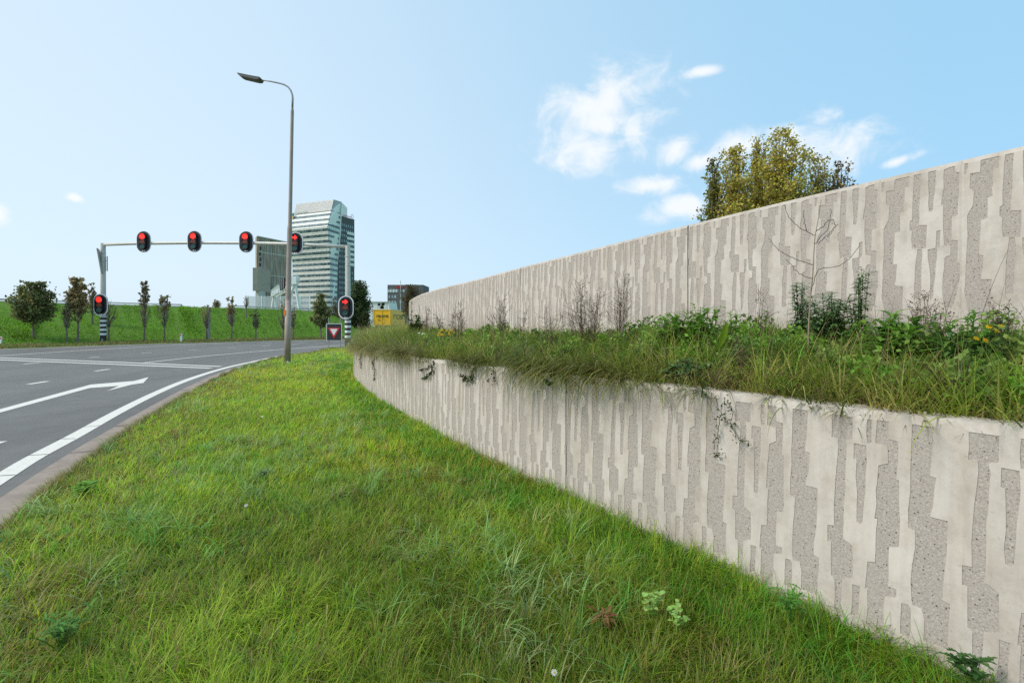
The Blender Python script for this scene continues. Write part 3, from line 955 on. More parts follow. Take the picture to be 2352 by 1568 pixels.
def bank_grass():
    mb = MB(); rng = np.random.default_rng(31)
    N = 190000
    u = rng.random(N) * (len(FN) - 2); i = u.astype(int); f = (u - i)[:, None]
    t = rng.random(N)
    a = FN[i] * (1 - f) + FN[i + 1] * f; no = n_out[i]
    cz = crest_z[i] * (1 - f[:, 0]) + crest_z[i + 1] * f[:, 0]
    dist = 0.05 + t * 12.5
    p = a + no * dist[:, None]
    tt = np.clip((dist - 3.2) / 8.3, 0, 1)
    z = np.where(dist < 3.2, dist / 3.2 * 0.12, 0.12 + (cz - 0.12) * tt ** 1.05) - 0.02
    vis = (p[:, 0] / np.maximum(p[:, 1], 1) > -1.35) & (p[:, 0] / np.maximum(p[:, 1], 1) < -0.1)
    p, z, dist, no = p[vis], z[vis], dist[vis], no[vis]; n = len(p)
    pn = vnoise(p[:, 0], p[:, 1], 0.5, 4); pn2 = vnoise(p[:, 0], p[:, 1] * 3, 0.25, 8)
    verge = dist < 2.6
    col = palette(n, [(0.16, 0.33, 0.022), (0.21, 0.40, 0.03), (0.26, 0.43, 0.045), (0.13, 0.28, 0.022)], None, 0.15, rng) * (0.75 + 0.5 * pn2)[:, None]
    vc = palette(n, [(0.27, 0.24, 0.075), (0.19, 0.22, 0.05), (0.31, 0.25, 0.10)], None, 0.15, rng)
    col = np.where(verge[:, None], vc, col)
    head = rng.uniform(0, 6.28, n)
    blades(mb, np.column_stack([p, z]), head, rng.uniform(0.10, 0.26, n) * (0.7 + 0.6 * pn), rng.uniform(0.03, 0.07, n), np.abs(rng.normal(0.4, 0.25, n)), rng.uniform(0.2, 0.9, n), col, 2)
    tag(mb.build("bank_grass", M["grass"], color=True), "green meadow grass covering the embankment behind the trees", "grass", kind="stuff")


bank_grass()


def leaf_quads(mb, c, size, col, rng, mat=0, flat=0.0):
    n = len(c)
    a = rng.normal(0, 1, (n, 3)); a /= np.linalg.norm(a, axis=1, keepdims=True)
    b = rng.normal(0, 1, (n, 3)); b[:, 2] *= (1 - flat)
    b -= a * (a * b).sum(1, keepdims=True); b /= np.linalg.norm(b, axis=1, keepdims=True)
    s = (size * rng.uniform(0.6, 1.35, n))[:, None]
    a = a * s; b = b * s * 0.62
    V = np.stack([c - a * 0.5, c + b * 0.5, c + a * 0.5, c - b * 0.5], 1).reshape(-1, 3)
    Fq = (np.arange(n) * 4)[:, None] + np.array([[0, 1, 2, 3]])
    mb.add(V, Fq, mat, np.repeat(col, 4, 0))


def planter_grass():
    mb = MB(); rng = np.random.default_rng(41)
    def pts(n, o0, o1, s_lo=-5.6, s_hi=15.5, q=1.25):
        u = rng.random(n)
        s = s_lo + (s_hi - s_lo) * u ** q
        o = rng.uniform(o0, o1, n)
        x, y = wall_xy(s, o)
        return s, o, np.column_stack([x, y, soil_z(s, o) - 0.02]), np.hypot(x, y)
    OL = np.array([(0.21, 0.31, 0.03), (0.32, 0.39, 0.05), (0.13, 0.24, 0.024), (0.44, 0.39, 0.10), (0.20, 0.38, 0.04), (0.52, 0.40, 0.14), (0.15, 0.105, 0.055)])
    def colours(s, o, n):
        pn = vnoise(s, o, 1.3, 12); pn2 = vnoise(s, o, 0.6, 13)
        w = np.stack([0.26 + 0 * pn, 0.2 + 0.3 * (pn2 > .5), 0.18 + 0.3 * (pn < .4), 0.10 + 0.2 * (pn > .6), 0.16 + 0.5 * (pn2 < .35), 0.06 + 0.12 * (pn2 > .62), 0.05 + 0.2 * (pn < .28)], 1)
        fr_ = np.clip(1.1 - o / 0.7, 0, 1)
        w[:, 3] += 0.30 * fr_; w[:, 5] += 0.16 * fr_; w[:, 6] += 0.22 * fr_; w[:, 1] += 0.15 * fr_; w[:, 4] *= 1 - 0.6 * fr_
        w /= w.sum(1, keepdims=True)
        return OL[(rng.random((n, 1)) > w.cumsum(1)).sum(1).clip(0, 6)] * (1 + rng.normal(0, 0.15, (n, 1))) * (0.75 + 0.5 * vnoise(s, o, 2.1, 14))[:, None]
    def straw(s, c):
        f = (np.clip((s - 7.5) / 4, 0, 1) * 0.75 * rng.random(len(s)))[:, None]
        return c * (1 - f) + np.array([0.62, 0.50, 0.24]) * f
    # low filling sward
    s, o, p, d = pts(60000, 0.08, WID - 0.02)
    n = len(s)
    blades(mb, p, rng.uniform(0, 6.28, n), rng.uniform(0.08, 0.24, n), np.clip(0.0045 + 0.0007 * d, 0, 0.016) * rng.uniform(0.7, 1.3, n), np.abs(rng.normal(0.4, 0.25, n)), rng.uniform(0.4, 1.5, n), np.clip(colours(s, o, n), .006, .7), 3)
    # tussocks
    s, o, p, d = pts(2700, 0.16, WID - 0.06)
    n = len(s); pn = vnoise(s, o, 1.0, 15)
    tussocks(mb, p, d, 26, 0.03 + 0.03 * rng.random(n), (0.22 + 0.20 * pn) * rng.uniform(0.75, 1.25, n) * (1.0 - 0.2 * (o > 1.1)) * np.interp(s, [4, 7, 10, 14], [1.0, 1.35, 1.8, 2.1]), np.clip(0.0058 + 0.0008 * d, 0, 0.017), (0.35, 0.28), (0.5, 2.0), straw(s, colours(s, o, n)), rng, 5, heading(s) + np.pi, 0.25)
    # tufts leaning out over the lip
    s, o, p, d = pts(1300, 0.04, 0.24)
    hN = heading(s)
    X, Y = wall_xy(s, 0); cpx = X / np.maximum(Y, 0.5) * F + CX
    dr = np.interp(cpx, [700, 815, 870, 910, 960, 1040, 1120, 1165, 1400, 1480, 1540, 1620, 1700, 2352, 2600], [0.8, 0.55, 1.1, 0.9, 0.35, 0.35, 0.4, 1.1, 1.15, 0.6, 0.25, 0.5, 0.3, 0.42, 0.5])
    dr = np.clip(dr * (0.35 + 1.5 * vnoise(s, s * 0, 1.7, 17)), 0.12, 1.5)
    keep = rng.random(len(s)) < np.clip(1.5 * vnoise(s, s * 0 + 3, 2.6, 27) - 0.35 + 0.35 * dr, 0.04, 1)
    s, o, p, d, dr, hN, cpx = (q[keep] for q in (s, o, p, d, dr, hN, cpx)); n = len(s)
    p[:, 2] = np.maximum(p[:, 2], ztop_low(s) - 0.05)
    far_ = np.clip(1 - (cpx - 800) / 250, 0, 1)[:, None]
    cc = palette(n, [(0.18, 0.21, 0.034), (0.27, 0.26, 0.06), (0.13, 0.165, 0.024), (0.33, 0.28, 0.10), (0.10, 0.14, 0.02)], None, 0.16, rng) * (1 - 0.5 * far_) + np.array([0.48, 0.40, 0.17]) * 0.5 * far_
    for lo, hi in ((0, 0.55), (0.55, 2)):
        m = (dr >= lo) & (dr < hi)
        tussocks(mb, p[m], d[m], 17, 0.02 + 0.03 * rng.random(int(m.sum())), 0.20 + 0.30 * np.clip(dr[m], 0, 1.3), np.clip(0.0068 + 0.0008 * d[m], 0, 0.018), (0.55, 0.3), (0.9, 1.6) if hi == 0.55 else (1.2, 2.3), cc[m], rng, 6, hN[m] + np.pi, 0.8)
    # dead brown thatch along the lip
    s, o, p, d = pts(9000, 0.12, 0.42)
    n = len(s)
    p[:, 2] = np.maximum(p[:, 2], ztop_low(s) - 0.03)
    blades(mb, p, heading(s) + np.pi + rng.normal(0, 1.1, n), rng.uniform(0.08, 0.26, n), np.clip(0.003 + 0.0006 * d, 0, 0.012), rng.uniform(0.7, 1.6, n), rng.uniform(0, 0.9, n),
           palette(n, [(0.19, 0.13, 0.07), (0.33, 0.23, 0.12), (0.11, 0.075, 0.045), (0.42, 0.31, 0.15)], None, 0.2, rng), 3)
    # fresh undergrowth towards the tall wall
    s, o, p, d = pts(1500, 0.7, WID - 0.05)
    n = len(s)
    tussocks(mb, p, d, 20, np.full(n, 0.03), rng.uniform(0.14, 0.32, n), np.clip(0.006 + 0.0009 * d, 0, 0.018), (0.4, 0.3), (0.4, 1.6), palette(n, [(0.14, 0.27, 0.028), (0.19, 0.34, 0.045), (0.11, 0.21, 0.025), (0.24, 0.30, 0.05)], None, 0.2, rng), rng, 4)
    # thin flowering stems and loose straws standing above the sward
    s, o, p, d = pts(2600, 0.15, WID - 0.05)
    n = len(s)
    blades(mb, p, rng.uniform(0, 6.28, n), rng.uniform(0.3, 0.6, n), np.clip(0.0022 + 0.0005 * d, 0, 0.008), np.abs(rng.normal(0.2, 0.2, n)), rng.uniform(0.1, 0.9, n), palette(n, [(0.40, 0.31, 0.13), (0.28, 0.22, 0.09), (0.17, 0.11, 0.07), (0.30, 0.30, 0.10)], None, 0.2, rng), 5)
    hb = MB()
    s, o, p, d = pts(900, 0.32, WID - 0.1, -3.6, 13)
    fresh = vnoise(s, o, 0.7, 23); keep = rng.random(len(s)) < np.clip(0.15 + 1.2 * (fresh - 0.25) + 0.4 * (s < 2), 0, 1)
    s, o, p, d = s[keep], o[keep], p[keep], d[keep]; n = len(s); k = 120
    hh = rng.uniform(0.14, 0.36, n) * np.where(o < 0.6, 0.75, 1.0); rr = rng.uniform(0.06, 0.14, n)
    c = np.repeat(p, k, 0); q = rng.normal(0, 1, (n * k, 3)); q /= np.linalg.norm(q, axis=1, keepdims=True); q *= rng.random((n * k, 1)) ** 0.4
    c = c + q * np.stack([np.repeat(rr, k), np.repeat(rr, k), np.repeat(hh, k) * 0.5], 1); c[:, 2] += np.repeat(hh, k) * 0.5
    hc = palette(n, [(0.16, 0.31, 0.035), (0.22, 0.38, 0.055), (0.12, 0.24, 0.03), (0.26, 0.36, 0.08), (0.10, 0.19, 0.04)], None, 0.12, rng)
    leaf_quads(hb, c, np.repeat(0.022 + 0.0035 * d, k), np.repeat(hc, k, 0) * (1 + rng.normal(0, 0.2, (n * k, 1))), rng)
    tag(hb.build("planter_herbs", M["leaf"], color=True), "fresh green leafy ground cover filling the planter in front of the tall wall", "ground cover", kind="stuff")
    tag(mb.build("planter_grass", M["grass"], color=True), "long uncut olive grass in the planter, hanging over the low wall", "grass", kind="stuff")


planter_grass()


# ------------------------------------------------------------------ trees
def spline(pts, m):
    p = np.array(pts, float); n = len(p)
    pp = np.concatenate([[2 * p[0] - p[1]], p, [2 * p[-1] - p[-2]]])
    out = []
    for i in range(n - 1):
        a, b, c, d = pp[i:i + 4]
        for t in np.linspace(0, 1, m, endpoint=False):
            out.append(0.5 * (2 * b + (c - a) * t + (2 * a - 5 * b + 4 * c - d) * t * t + (3 * b - a - 3 * c + d) * t ** 3))
    return np.array(out + [p[-1]])


def bez(p0, p1, p2, n):
    t = np.linspace(0, 1, n)[:, None]
    return (1 - t) ** 2 * p0 + 2 * t * (1 - t) * p1 + t * t * p2


def tree(name, label, cat, loc, H, hb, W, rprof, n_limb, n_leaf, leaf_size, cols, seed, leaf_lo=0.0, r_trunk=0.12, group=None, n_twig=5, lean=0.0, clump=0.25, twig_r=0.008, weights=None, fork=0.35):
    rng = np.random.default_rng(seed)
    root = empty(name, loc, label, cat, group)
    tb = MB()
    top = np.array([lean, 0, H * 0.93])
    axis = bez(np.zeros(3), np.array([lean * 0.2 + rng.normal(0, 0.05), rng.normal(0, 0.05), H * 0.5]), top, 9)
    axis[0, 2] = -0.15
    tb.tube(axis, np.linspace(r_trunk, r_trunk * 0.12, 9) * np.where(np.arange(9) == 0, 1.35, 1), 7)
    ends, twp = [], []
    for k in range(n_limb):
        t = (k + rng.random()) / n_limb
        z = hb + (H - hb) * (0.06 + 0.92 * t)
        r = W * 0.74 * np.interp((z - hb) / (H - hb), *rprof) * rng.uniform(0.5, 1.05)
        a = k * 2.399 + rng.normal(0, 0.4)
        tip = np.array([lean * z / H + math.cos(a) * r, math.sin(a) * r, z])
        zs = hb * 0.9 + (z - hb) * rng.uniform(0.15, fork + 0.2)
        j = np.interp(zs, axis[:, 2], np.arange(9)); st = np.array([np.interp(j, np.arange(9), axis[:, q]) for q in range(3)])
        mid = st + (tip - st) * np.array([0.62, 0.62, 0.35])
        pl = bez(st, mid, tip, 6)
        tb.tube(pl, np.linspace(r_trunk * 0.36, twig_r, 6), 4, cap=False)
        ends.append(tip)
        for q in range(n_twig):
            tt = rng.uniform(0.3, 1.0)
            b0 = pl[min(5, int(tt * 5.99))]
            ln = W * rng.uniform(0.18, 0.45)
            dirv = (tip - st) / max(np.linalg.norm(tip - st), 1e-6) + rng.normal(0, 0.55, 3) + np.array([0, 0, 0.35])
            dirv /= np.linalg.norm(dirv)
            b2 = b0 + dirv * ln
            mid2 = (b0 + b2) / 2 + rng.normal(0, 0.06 * W, 3)
            tw = bez(b0, mid2, b2, 4)
            tb.tube(tw, np.linspace(twig_r * 1.3, twig_r * 0.4, 4), 3, cap=False)
            twp.append(tw[1:])
    tb.build("trunk", M["bark"], root)
    tw = np.concatenate(twp)
    if n_leaf:
        zz_ = (tw[:, 2] - hb) / (H - hb)
        pw = np.clip((zz_ - leaf_lo) * 3, 0.02, 1)
        ce = tw[rng.choice(len(tw), n_leaf, p=pw / pw.sum())] + rng.normal(0, clump, (n_leaf, 3)) * W * 0.45
        ok = ce[:, 2] < H + 0.1
        ce = ce[ok]
        tone = vnoise(ce[:, 0] * 1.0 + seed, ce[:, 2], 1.6 / max(W, 0.6), seed % 50)
        colr = palette(len(ce), cols, weights, 0.2, rng) * (0.75 + 0.5 * tone)[:, None]
        lb = MB(); leaf_quads(lb, ce, leaf_size, colr, rng)
        lb.build("crown", M["leaf"], root, color=True)
    return root


ROUND = ([0, 0.15, 0.4, 0.7, 0.9, 1.0], [0.35, 0.8, 1.0, 0.8, 0.5, 0.1])
VASE = ([0, 0.2, 0.5, 0.75, 1.0], [0.15, 0.55, 1.0, 0.8, 0.3])
COLUMN = ([0, 0.2, 0.5, 0.8, 1.0], [0.3, 0.8, 1.0, 0.75, 0.15])
CONE = ([0, 0.12, 0.35, 0.7, 1.0], [0.5, 1.0, 0.95, 0.55, 0.06])
DKG = [(0.17, 0.20, 0.065), (0.22, 0.24, 0.085), (0.13, 0.155, 0.055), (0.28, 0.24, 0.10)]
BRG = [(0.31, 0.25, 0.11), (0.37, 0.28, 0.13), (0.24, 0.21, 0.09), (0.42, 0.30, 0.14)]


def bank_height(X, Y):
    d = np.hypot(FN[:, 0] - X, FN[:, 1] - Y); i = int(np.argmin(d)); dd = d[i]
    if dd < 3.2:
        return dd / 3.2 * 0.12
    t = min(1, (dd - 3.2) / 8.3)
    return 0.12 + (crest_z[i] - 0.12) * t ** 1.05


def on_bank(x, ybase, default_d):
    """a spot on the bank at image column x whose ground shows at row ybase"""
    ray = (x - CX) / F
    best = None
    for Y in np.arange(24, 62, 0.1):
        X = ray * Y
        h = bank_height(X, Y)
        yy = HZ - (h - CH) / Y * F
        d = np.min(np.hypot(FN[:, 0] - X, FN[:, 1] - Y))
        inside = True
        j = int(np.argmin(np.hypot(FN[:, 0] - X, FN[:, 1] - Y)))
        if np.dot(np.array([X, Y]) - FN[j], n_out[j]) < 0.5:
            continue
        e = abs(yy - ybase)
        if best is None or e < best[0]:
            best = (e, X, Y, h)
    return best[1:]


# (column, base row, top row, crown base row, half width px, profile, leaves, lower bare share, colours, label)
BT = [
    (76, 776, 650, 745, 44, ROUND, 5200, 0.0, DKG, "round full dark green tree at the left end of the bank row"),
    (154.6, 786, 688, 755, 18, VASE, 230, 0.2, BRG, "thin bare young tree left of the tall brown leafy tree"),
    (178, 785.5, 640, 742, 25, COLUMN, 2300, 0.2, BRG, "tall brown leafy tree left of the striped signal post"),
    (212, 744, 652, 728, 12, COLUMN, 620, 0.25, BRG, "slim tree standing upslope just left of the signal post"),
    (249, 784, 692, 752, 22, VASE, 60, 0.3, BRG, "bare twiggy tree right behind the striped signal post"),
    (331, 784, 648, 752, 17, COLUMN, 900, 0.45, BRG, "tall narrow tree with leaves only at its top, under the first signal"),
    (377, 784, 679, 752, 21, VASE, 480, 0.45, BRG, "shorter half bare tree right of the tall narrow one"),
    (474, 781, 703, 755, 17, VASE, 150, 0.4, BRG, "half bare tree touching the grey wooden post"),
    (531, 781, 684, 752, 17, VASE, 560, 0.4, BRG, "forked tree with brown top right of the grey post"),
    (587, 781, 708, 757, 15, VASE, 190, 0.0, [(0.07, 0.085, 0.03), (0.09, 0.09, 0.035)], "sparse greenish young tree left of the lamp post"),
    (650, 779, 690, 757, 19, VASE, 120, 0.5, BRG, "bare dark tree seen right behind the lamp post"),
    (673, 778, 702, 755, 14, VASE, 60, 0.4, BRG, "thin bare tree just right of the lamp post"),
    (737, 776.5, 677, 752, 25, CONE, 4200, 0.0, DKG, "dense dark egg-shaped tree above the yield sign"),
]
for k, (x, yb, yt, yc, hw, prof, nl, ll, cols, lab) in enumerate(BT):
    X, Y, h = on_bank(x, yb, 5)
    H = zz(yt, Y) - h
    tree("bank_tree", lab, "tree", (X, Y, h), H, max(0.6, zz(yc, Y) - h), hw / F * Y, prof, 26 if nl > 1000 else 22, nl, 0.20 if nl > 1000 else 0.14, cols, 100 + k, ll,
         r_trunk=0.055 + 0.007 * (H / 2), group="trees along the embankment", n_twig=10 if nl < 1000 else 7, twig_r=0.0095, clump=0.26 if nl > 1000 else 0.14, fork=0.25)
# small tree up on the slope and others near the crest
X, Y, h = on_bank(565.7, 730.5, 5)
tree("bank_tree", "small leafless tree high on the slope below the glass screen", "tree", (X, Y, h), zz(680, Y) - h, 0.9, 10 / F * Y, VASE, 18, 40, 0.12, BRG, 140, 0.3, 0.07, "trees along the embankment", 6, twig_r=0.014)
Y = 62
tree("bank_tree", "small brown leafy treetop behind the crest right of the grey post", "tree", (gx(498, Y), Y, 2.6), zz(688, Y) - 2.6, 0.4, 0.6, COLUMN, 14, 420, 0.2, BRG, 141, 0.0, 0.08, "trees along the embankment", 5)
Y = 52
tree("bank_tree", "sparse yellowish tree between the egg-shaped tree and the signal post", "tree", (gx(772, Y), Y, 0.2), zz(688, Y) - 0.2, 0.8, 1.15, COLUMN, 26, 900, 0.17, [(0.11, 0.09, 0.03), (0.15, 0.115, 0.04), (0.08, 0.07, 0.025)], 142, 0.0, 0.12, "trees along the embankment", 6, twig_r=0.014)
Y = 58
tree("broad_tree", "large dark green tree right of the signal post", "tree", (gx(826, Y), Y, 0.2), zz(646, Y) - 0.2, 1.4, 28 / F * Y, ROUND, 44, 6500, 0.24, [(0.085, 0.125, 0.045), (0.115, 0.155, 0.055), (0.065, 0.095, 0.035)], 143, 0.0, 0.22, None, 7, clump=0.3)
Y = 54
for k, (x, yt, hw, lab) in enumerate([(812, 708, 14, "low olive bush right below the large dark tree"), (838, 716, 16, "low green bush left of the yellow trailer")]):
    tree("bush", lab, "bush", (gx(x, Y), Y, 0.1), zz(yt, Y) - 0.1, 0.15, hw / F * Y, ROUND, 24, 2200, 0.2, [(0.06, 0.075, 0.022), (0.08, 0.085, 0.03), (0.045, 0.06, 0.018)], 150 + k, 0.0, 0.06, None, 6, clump=0.35)

# autumn trees behind the tall wall
AUT = [(0.54, 0.45, 0.08), (0.44, 0.40, 0.08), (0.62, 0.48, 0.09), (0.35, 0.33, 0.07), (0.40, 0.30, 0.08)]
AUG = [(0.26, 0.26, 0.055), (0.22, 0.21, 0.045), (0.27, 0.22, 0.045), (0.13, 0.135, 0.03)]
AUB = [(0.20, 0.135, 0.05), (0.25, 0.175, 0.06), (0.15, 0.11, 0.045), (0.28, 0.19, 0.08)]
Yb = 20.0
for k, (x, yt, hw, nl, cols, lab, prof, dy) in enumerate([
    (1640, 370, 46, 6500, AUG, "slender greenish tree at the left end of the trees behind the tall wall", CONE, 0.6),
    (1690, 342, 66, 11000, AUT, "golden green pointed tree second from left behind the tall wall", CONE, 0),
    (1740, 318, 60, 7500, AUT, "narrow brownish tree just left of the tallest golden tree", CONE, 1.2),
    (1796, 297, 72, 14500, AUT, "tallest golden autumn tree above the tall wall", COLUMN, 0),
    (1880, 358, 62, 6500, AUT, "ochre tree with open crown right of the tallest one", ROUND, 0.8),
    (1932, 374, 50, 4200, AUB, "brown thin tree at the right end of the trees behind the wall", ROUND, 0.3),
]):
    Y = Yb + dy
    zb = 2.1
    H = zz(yt, Y) - zb
    tree("autumn_tree", lab, "tree", (gx(x, Y), Y, zb), H, 0.9, hw / F * Y * 1.05, prof, 60 if nl > 4000 else 40, nl, 0.12, cols, 200 + k, 0.0, 0.13, "trees behind the tall wall", 9, clump=0.2, twig_r=0.010)
X, Y = gx(946, 70), 70
tree("broad_tree", "brown-leaved tree hiding the right half of the red-lettered office", "tree", (X, Y, 0), zz(655, Y), 1.8, 1.75, ROUND, 40, 3600, 0.24, [(0.12, 0.085, 0.03), (0.09, 0.07, 0.025), (0.14, 0.10, 0.03)], 260, 0.0, 0.18, None, 7, clump=0.3)

# ------------------------------------------------------------------ traffic signals and gantry
def rounded(w, h, n=10):
    r = w / 2
    pts = [(r * math.cos(a), h / 2 - r + r * math.sin(a)) for a in np.linspace(0, math.pi, n)]
    pts += [(r * math.cos(a), -(h / 2 - r) + r * math.sin(a)) for a in np.linspace(math.pi, 2 * math.pi, n)]
    return pts


def disc(r, n=20):
    return [(r * math.cos(a), r * math.sin(a)) for a in np.linspace(0, 2 * math.pi, n, endpoint=False)]


def signal(loc, h, w, label, group, arrow, rim, yaw):
    """signal head on its oval back board; front looks along local -y"""
    root = empty("traffic_light", loc, label, "traffic light", group, yaw)
    ax, ay, az = (1, 0, 0), (0, 0, 1), (0, 1, 0)
    b = MB()
    b.prism(rounded(w, h), (0, 0, 0), ax, ay, az, 0.03); b.build("backboard", M["black"], root)
    o, i = rounded(w * 1.0, h * 1.0), rounded(w * (1 - 2 * rim), h - 2 * rim * w)
    b = MB(); n = len(o)
    v = [(x, -0.004, y) for x, y in o] + [(x, -0.004, y) for x, y in i] + [(x, 0.034, y) for x, y in o]
    b.add(v, [(k, (k + 1) % n, (k + 1) % n + n, k + n) for k in range(n)] + [(k, k + 2 * n, (k + 1) % n + 2 * n, (k + 1) % n) for k in range(n)], 0)
    b.build("board_rim", M["white"], root)
    hw = w * 0.44
    b = MB(); b.prism(rounded(hw, h * 0.74), (0, -0.14, 0.02 * h), ax, ay, az, 0.14); b.build("housing", M["black"], root)
    r = hw * 0.43
    for k, (zc, mat, nm) in enumerate(((0.235 * h, "red", "red_lamp"), (0.01 * h, "amber_off", "amber_lamp"), (-0.215 * h, "green_off", "green_lamp"))):
        b = MB()
        if k == 0:
            if arrow:
                b.prism(disc(r * 1.02), (0, -0.145, zc), ax, ay, az, 0.004, 1)
                b.prism([(-r * .85, -r * .25), (0.0, -r * .25), (0.0, -r * .85), (r * .95, 0), (0.0, r * .85), (0.0, r * .25), (-r * .85, r * .25)], (0, -0.152, zc), ax, ay, az, 0.006, 0)
                ob = b.build(nm, [M["red_on"], M["black"]], root)
            else:
                b.prism(disc(r), (0, -0.15, zc), ax, ay, az, 0.009, 0); ob = b.build(nm, M["red_on"], root)
        else:
            b.prism(disc(r * 0.92), (0, -0.147, zc), ax, ay, az, 0.006, 0); ob = b.build(nm, M[mat], root)
        v = MB()                                   # sun visor over the upper half of the lens
        aa = np.linspace(rad(-15), rad(195), 14)
        P1 = [(math.cos(t) * r * 1.08, -0.141, zc + math.sin(t) * r * 1.08) for t in aa]
        P2 = [(math.cos(t) * r * 1.05, -0.141 - 0.075 * (0.2 + 0.8 * max(0, math.sin(t))), zc + math.sin(t) * r * 1.05) for t in aa]
        P3 = [(x * 1.04, y, zc + (z - zc) * 1.04) for x, y, z in P2]
        n = len(aa)
        v.add(P1 + P2 + P3, [(q, q + 1, q + 1 + n, q + n) for q in range(n - 1)] + [(q + n, q + 1 + n, q + 1 + 2 * n, q + 2 * n) for q in range(n - 1)] + [(q, q + 2 * n, q + 1 + 2 * n, q + 1) for q in range(n - 1)], 0)
        v.build("visor", M["black"], root)
    b = MB()
    for dx in (-0.055 * w, 0.07 * w):
        b.box((dx, -0.006, -0.425 * h), (0.085 * w, 0.008, 0.045 * h))
    b.build("number_plate", M["white"], root)
    return root


GL = (gx(237, 33.0), 33.0); GR = (gx(799, 28.3), 28.3)
def beam_at(x):
    r = (x - CX) / F
    ax_, ay_ = GL; bx_, by_ = GR
    t = (r * ay_ - ax_) / ((bx_ - ax_) - r * (by_ - ay_))
    return ax_ + t * (bx_ - ax_), ay_ + t * (by_ - ay_), t
gan = empty("signal_gantry", (GL[0], GL[1], 0), "pale steel gantry spanning the road and carrying the red traffic lights", "gantry")
def loc_(x, y, z):
    return (x - GL[0], y - GL[1], z)
pts = []
for x, y in [(237, 562), (300, 559.5), (450, 557.5), (570, 558), (690, 561), (801, 567)]:
    X, Y, t = beam_at(x); pts.append(loc_(X, Y, zz(y, Y)))
b = MB(); b.tube(pts, [0.10] * 6, 10); b.build("beam", M["galv"], gan, smooth=True)
for nm, (X, Y), ytop, yl, r in (("post", GL, 561, 700, 0.16), ("post", GR, 566, 706, 0.155)):
    zt = zz(ytop, Y)
    p = MB(); p.tube([loc_(X, Y, -0.05), loc_(X, Y, zz(650, Y)), loc_(X, Y, zt - 0.5), loc_(X, Y, zt + 0.06)], [r, r * 0.95, r * 0.9, r * 0.9], 14)
    p.tube([loc_(X, Y, zt - 1.15), loc_(X, Y, zt - 1.08)], [r * 1.02, r * 1.02], 14)
    p.tube([loc_(X, Y, zt - 0.62), loc_(X, Y, zt - 0.56)], [r * 1.02, r * 1.02], 14)
    po = p.build(nm, M["galv"], gan, smooth=False)
    zb = zz(724, Y)
    nb = 10
    wb, bb = MB(), MB()
    for k in range(nb):
        z0, z1 = 0.42 + (zb - 0.42) * k / nb, 0.42 + (zb - 0.42) * (k + 1) / nb
        (wb if k % 2 else bb).tube([loc_(X, Y, z0), loc_(X, Y, z1)], [r * 1.10] * 2, 14)
    bb.tube([loc_(X, Y, -0.03), loc_(X, Y, 0.42)], [r * 1.10] * 2, 14)
    bb.build("black_bands", M["post_black"], po); wb.build("white_bands", M["white"], po)
    d = MB(); d.box(loc_(X + 0.08, Y - r * 1.08, 0.22), (0.1, 0.05, 0.2)); d.build("service_hatch", M["steel"], po)
for x, y, hp, arrow, lab in ((336, 556.5, 49, False, "leftmost overhead traffic light, red lit, on the gantry beam"), (452, 556, 49, False, "second overhead traffic light from the left, red lit"),
                             (570, 557, 49.5, False, "third overhead traffic light, red lit, in front of the dark building"), (683, 560, 52, True, "overhead traffic light with red right arrow beside the lamp post")):
    X, Y, t = beam_at(x)
    h = hp * Y / F
    signal((X, Y - 0.24, zz(y, Y)), h, h * 0.655, lab, "overhead traffic lights on the gantry", arrow, 0.065 if arrow else 0.028, 0.0)
for (X, Y), x, y, hp, arrow, lab in ((GL, 231, 700, 51, False, "low traffic light with red disc on the left striped post"), (GR, 794.5, 706, 54, True, "low traffic light with red right arrow on the right striped post")):
    h = hp * Y / F
    signal((gx(x, Y - 0.35), Y - 0.35, zz(y, Y - 0.35)), h, h * 0.65, lab, "low traffic lights on the gantry posts", arrow, 0.065, 0.0)

# direction sign on the far post, seen nearly edge-on from behind
sg = empty("road_sign", (GL[0] - 0.28, GL[1] + 0.1, zz(600, 33)), "weathered sign seen edge-on high on the left gantry post", "sign")
b = MB(); b.prism([(-0.7, -0.85), (0.72, -0.85), (0.72, 0.1), (0.2, 0.82), (-0.7, 0.82)], (-0.02, 0, 0), (-0.56, 0.83, 0.0), (-0.18, 0, 1.0), (0.81, 0.55, 0.14), 0.07); b.build("panel", M["brick"], sg)
for zq in (0.3, -0.25):
    b = MB(); b.box((0.16, 0, zq), (0.30, 0.05, 0.05)); b.build("bracket", M["steel"], sg)
b = MB(); b.box((0.47, 0.0, -0.15), (0.05, 0.3, 1.0), 0, Matrix.Rotation(rad(36), 4, 'Z')); b.build("back_plate", M["brick"], sg)

# yield sign
Ys = 26.4
X0 = gx(767.5, Ys)
ys = empty("yield_sign", (X0, Ys, 0), "square black yield sign with red-bordered white triangle near the lawn's far corner", "sign")
pw, ph = 35 / F * Ys, 39.5 / F * Ys
zc = zz(762.5, Ys)
b = MB(); b.box((0, 0, zc), (pw, 0.03, ph)); b.build("panel", M["white"], ys)
b = MB(); b.box((0, -0.019, zc), (pw * 0.93, 0.012, ph * 0.94)); b.build("black_field", M["black"], ys)
def tri(s):
    return [(-s, s * 0.62 + 0.0), (s, s * 0.62), (0, -s * 1.12)]
def round_tri(s, q=0.12):
    t = [np.array(p) for p in tri(s)]; out = []
    for k in range(3):
        a, c, d = t[k], t[k - 1], t[(k + 1) % 3]
        out += [tuple(a + (c - a) * q), tuple(a + (d - a) * q * 0.4 + (c - a) * q * 0.1), tuple(a + (d - a) * q)]
    return out
b = MB(); b.prism(round_tri(pw * 0.40, 0.08), (0, -0.034, zc + 0.03), (1, 0, 0), (0, 0, 1), (0, 1, 0), 0.009); b.build("red_triangle", M["red"], ys)
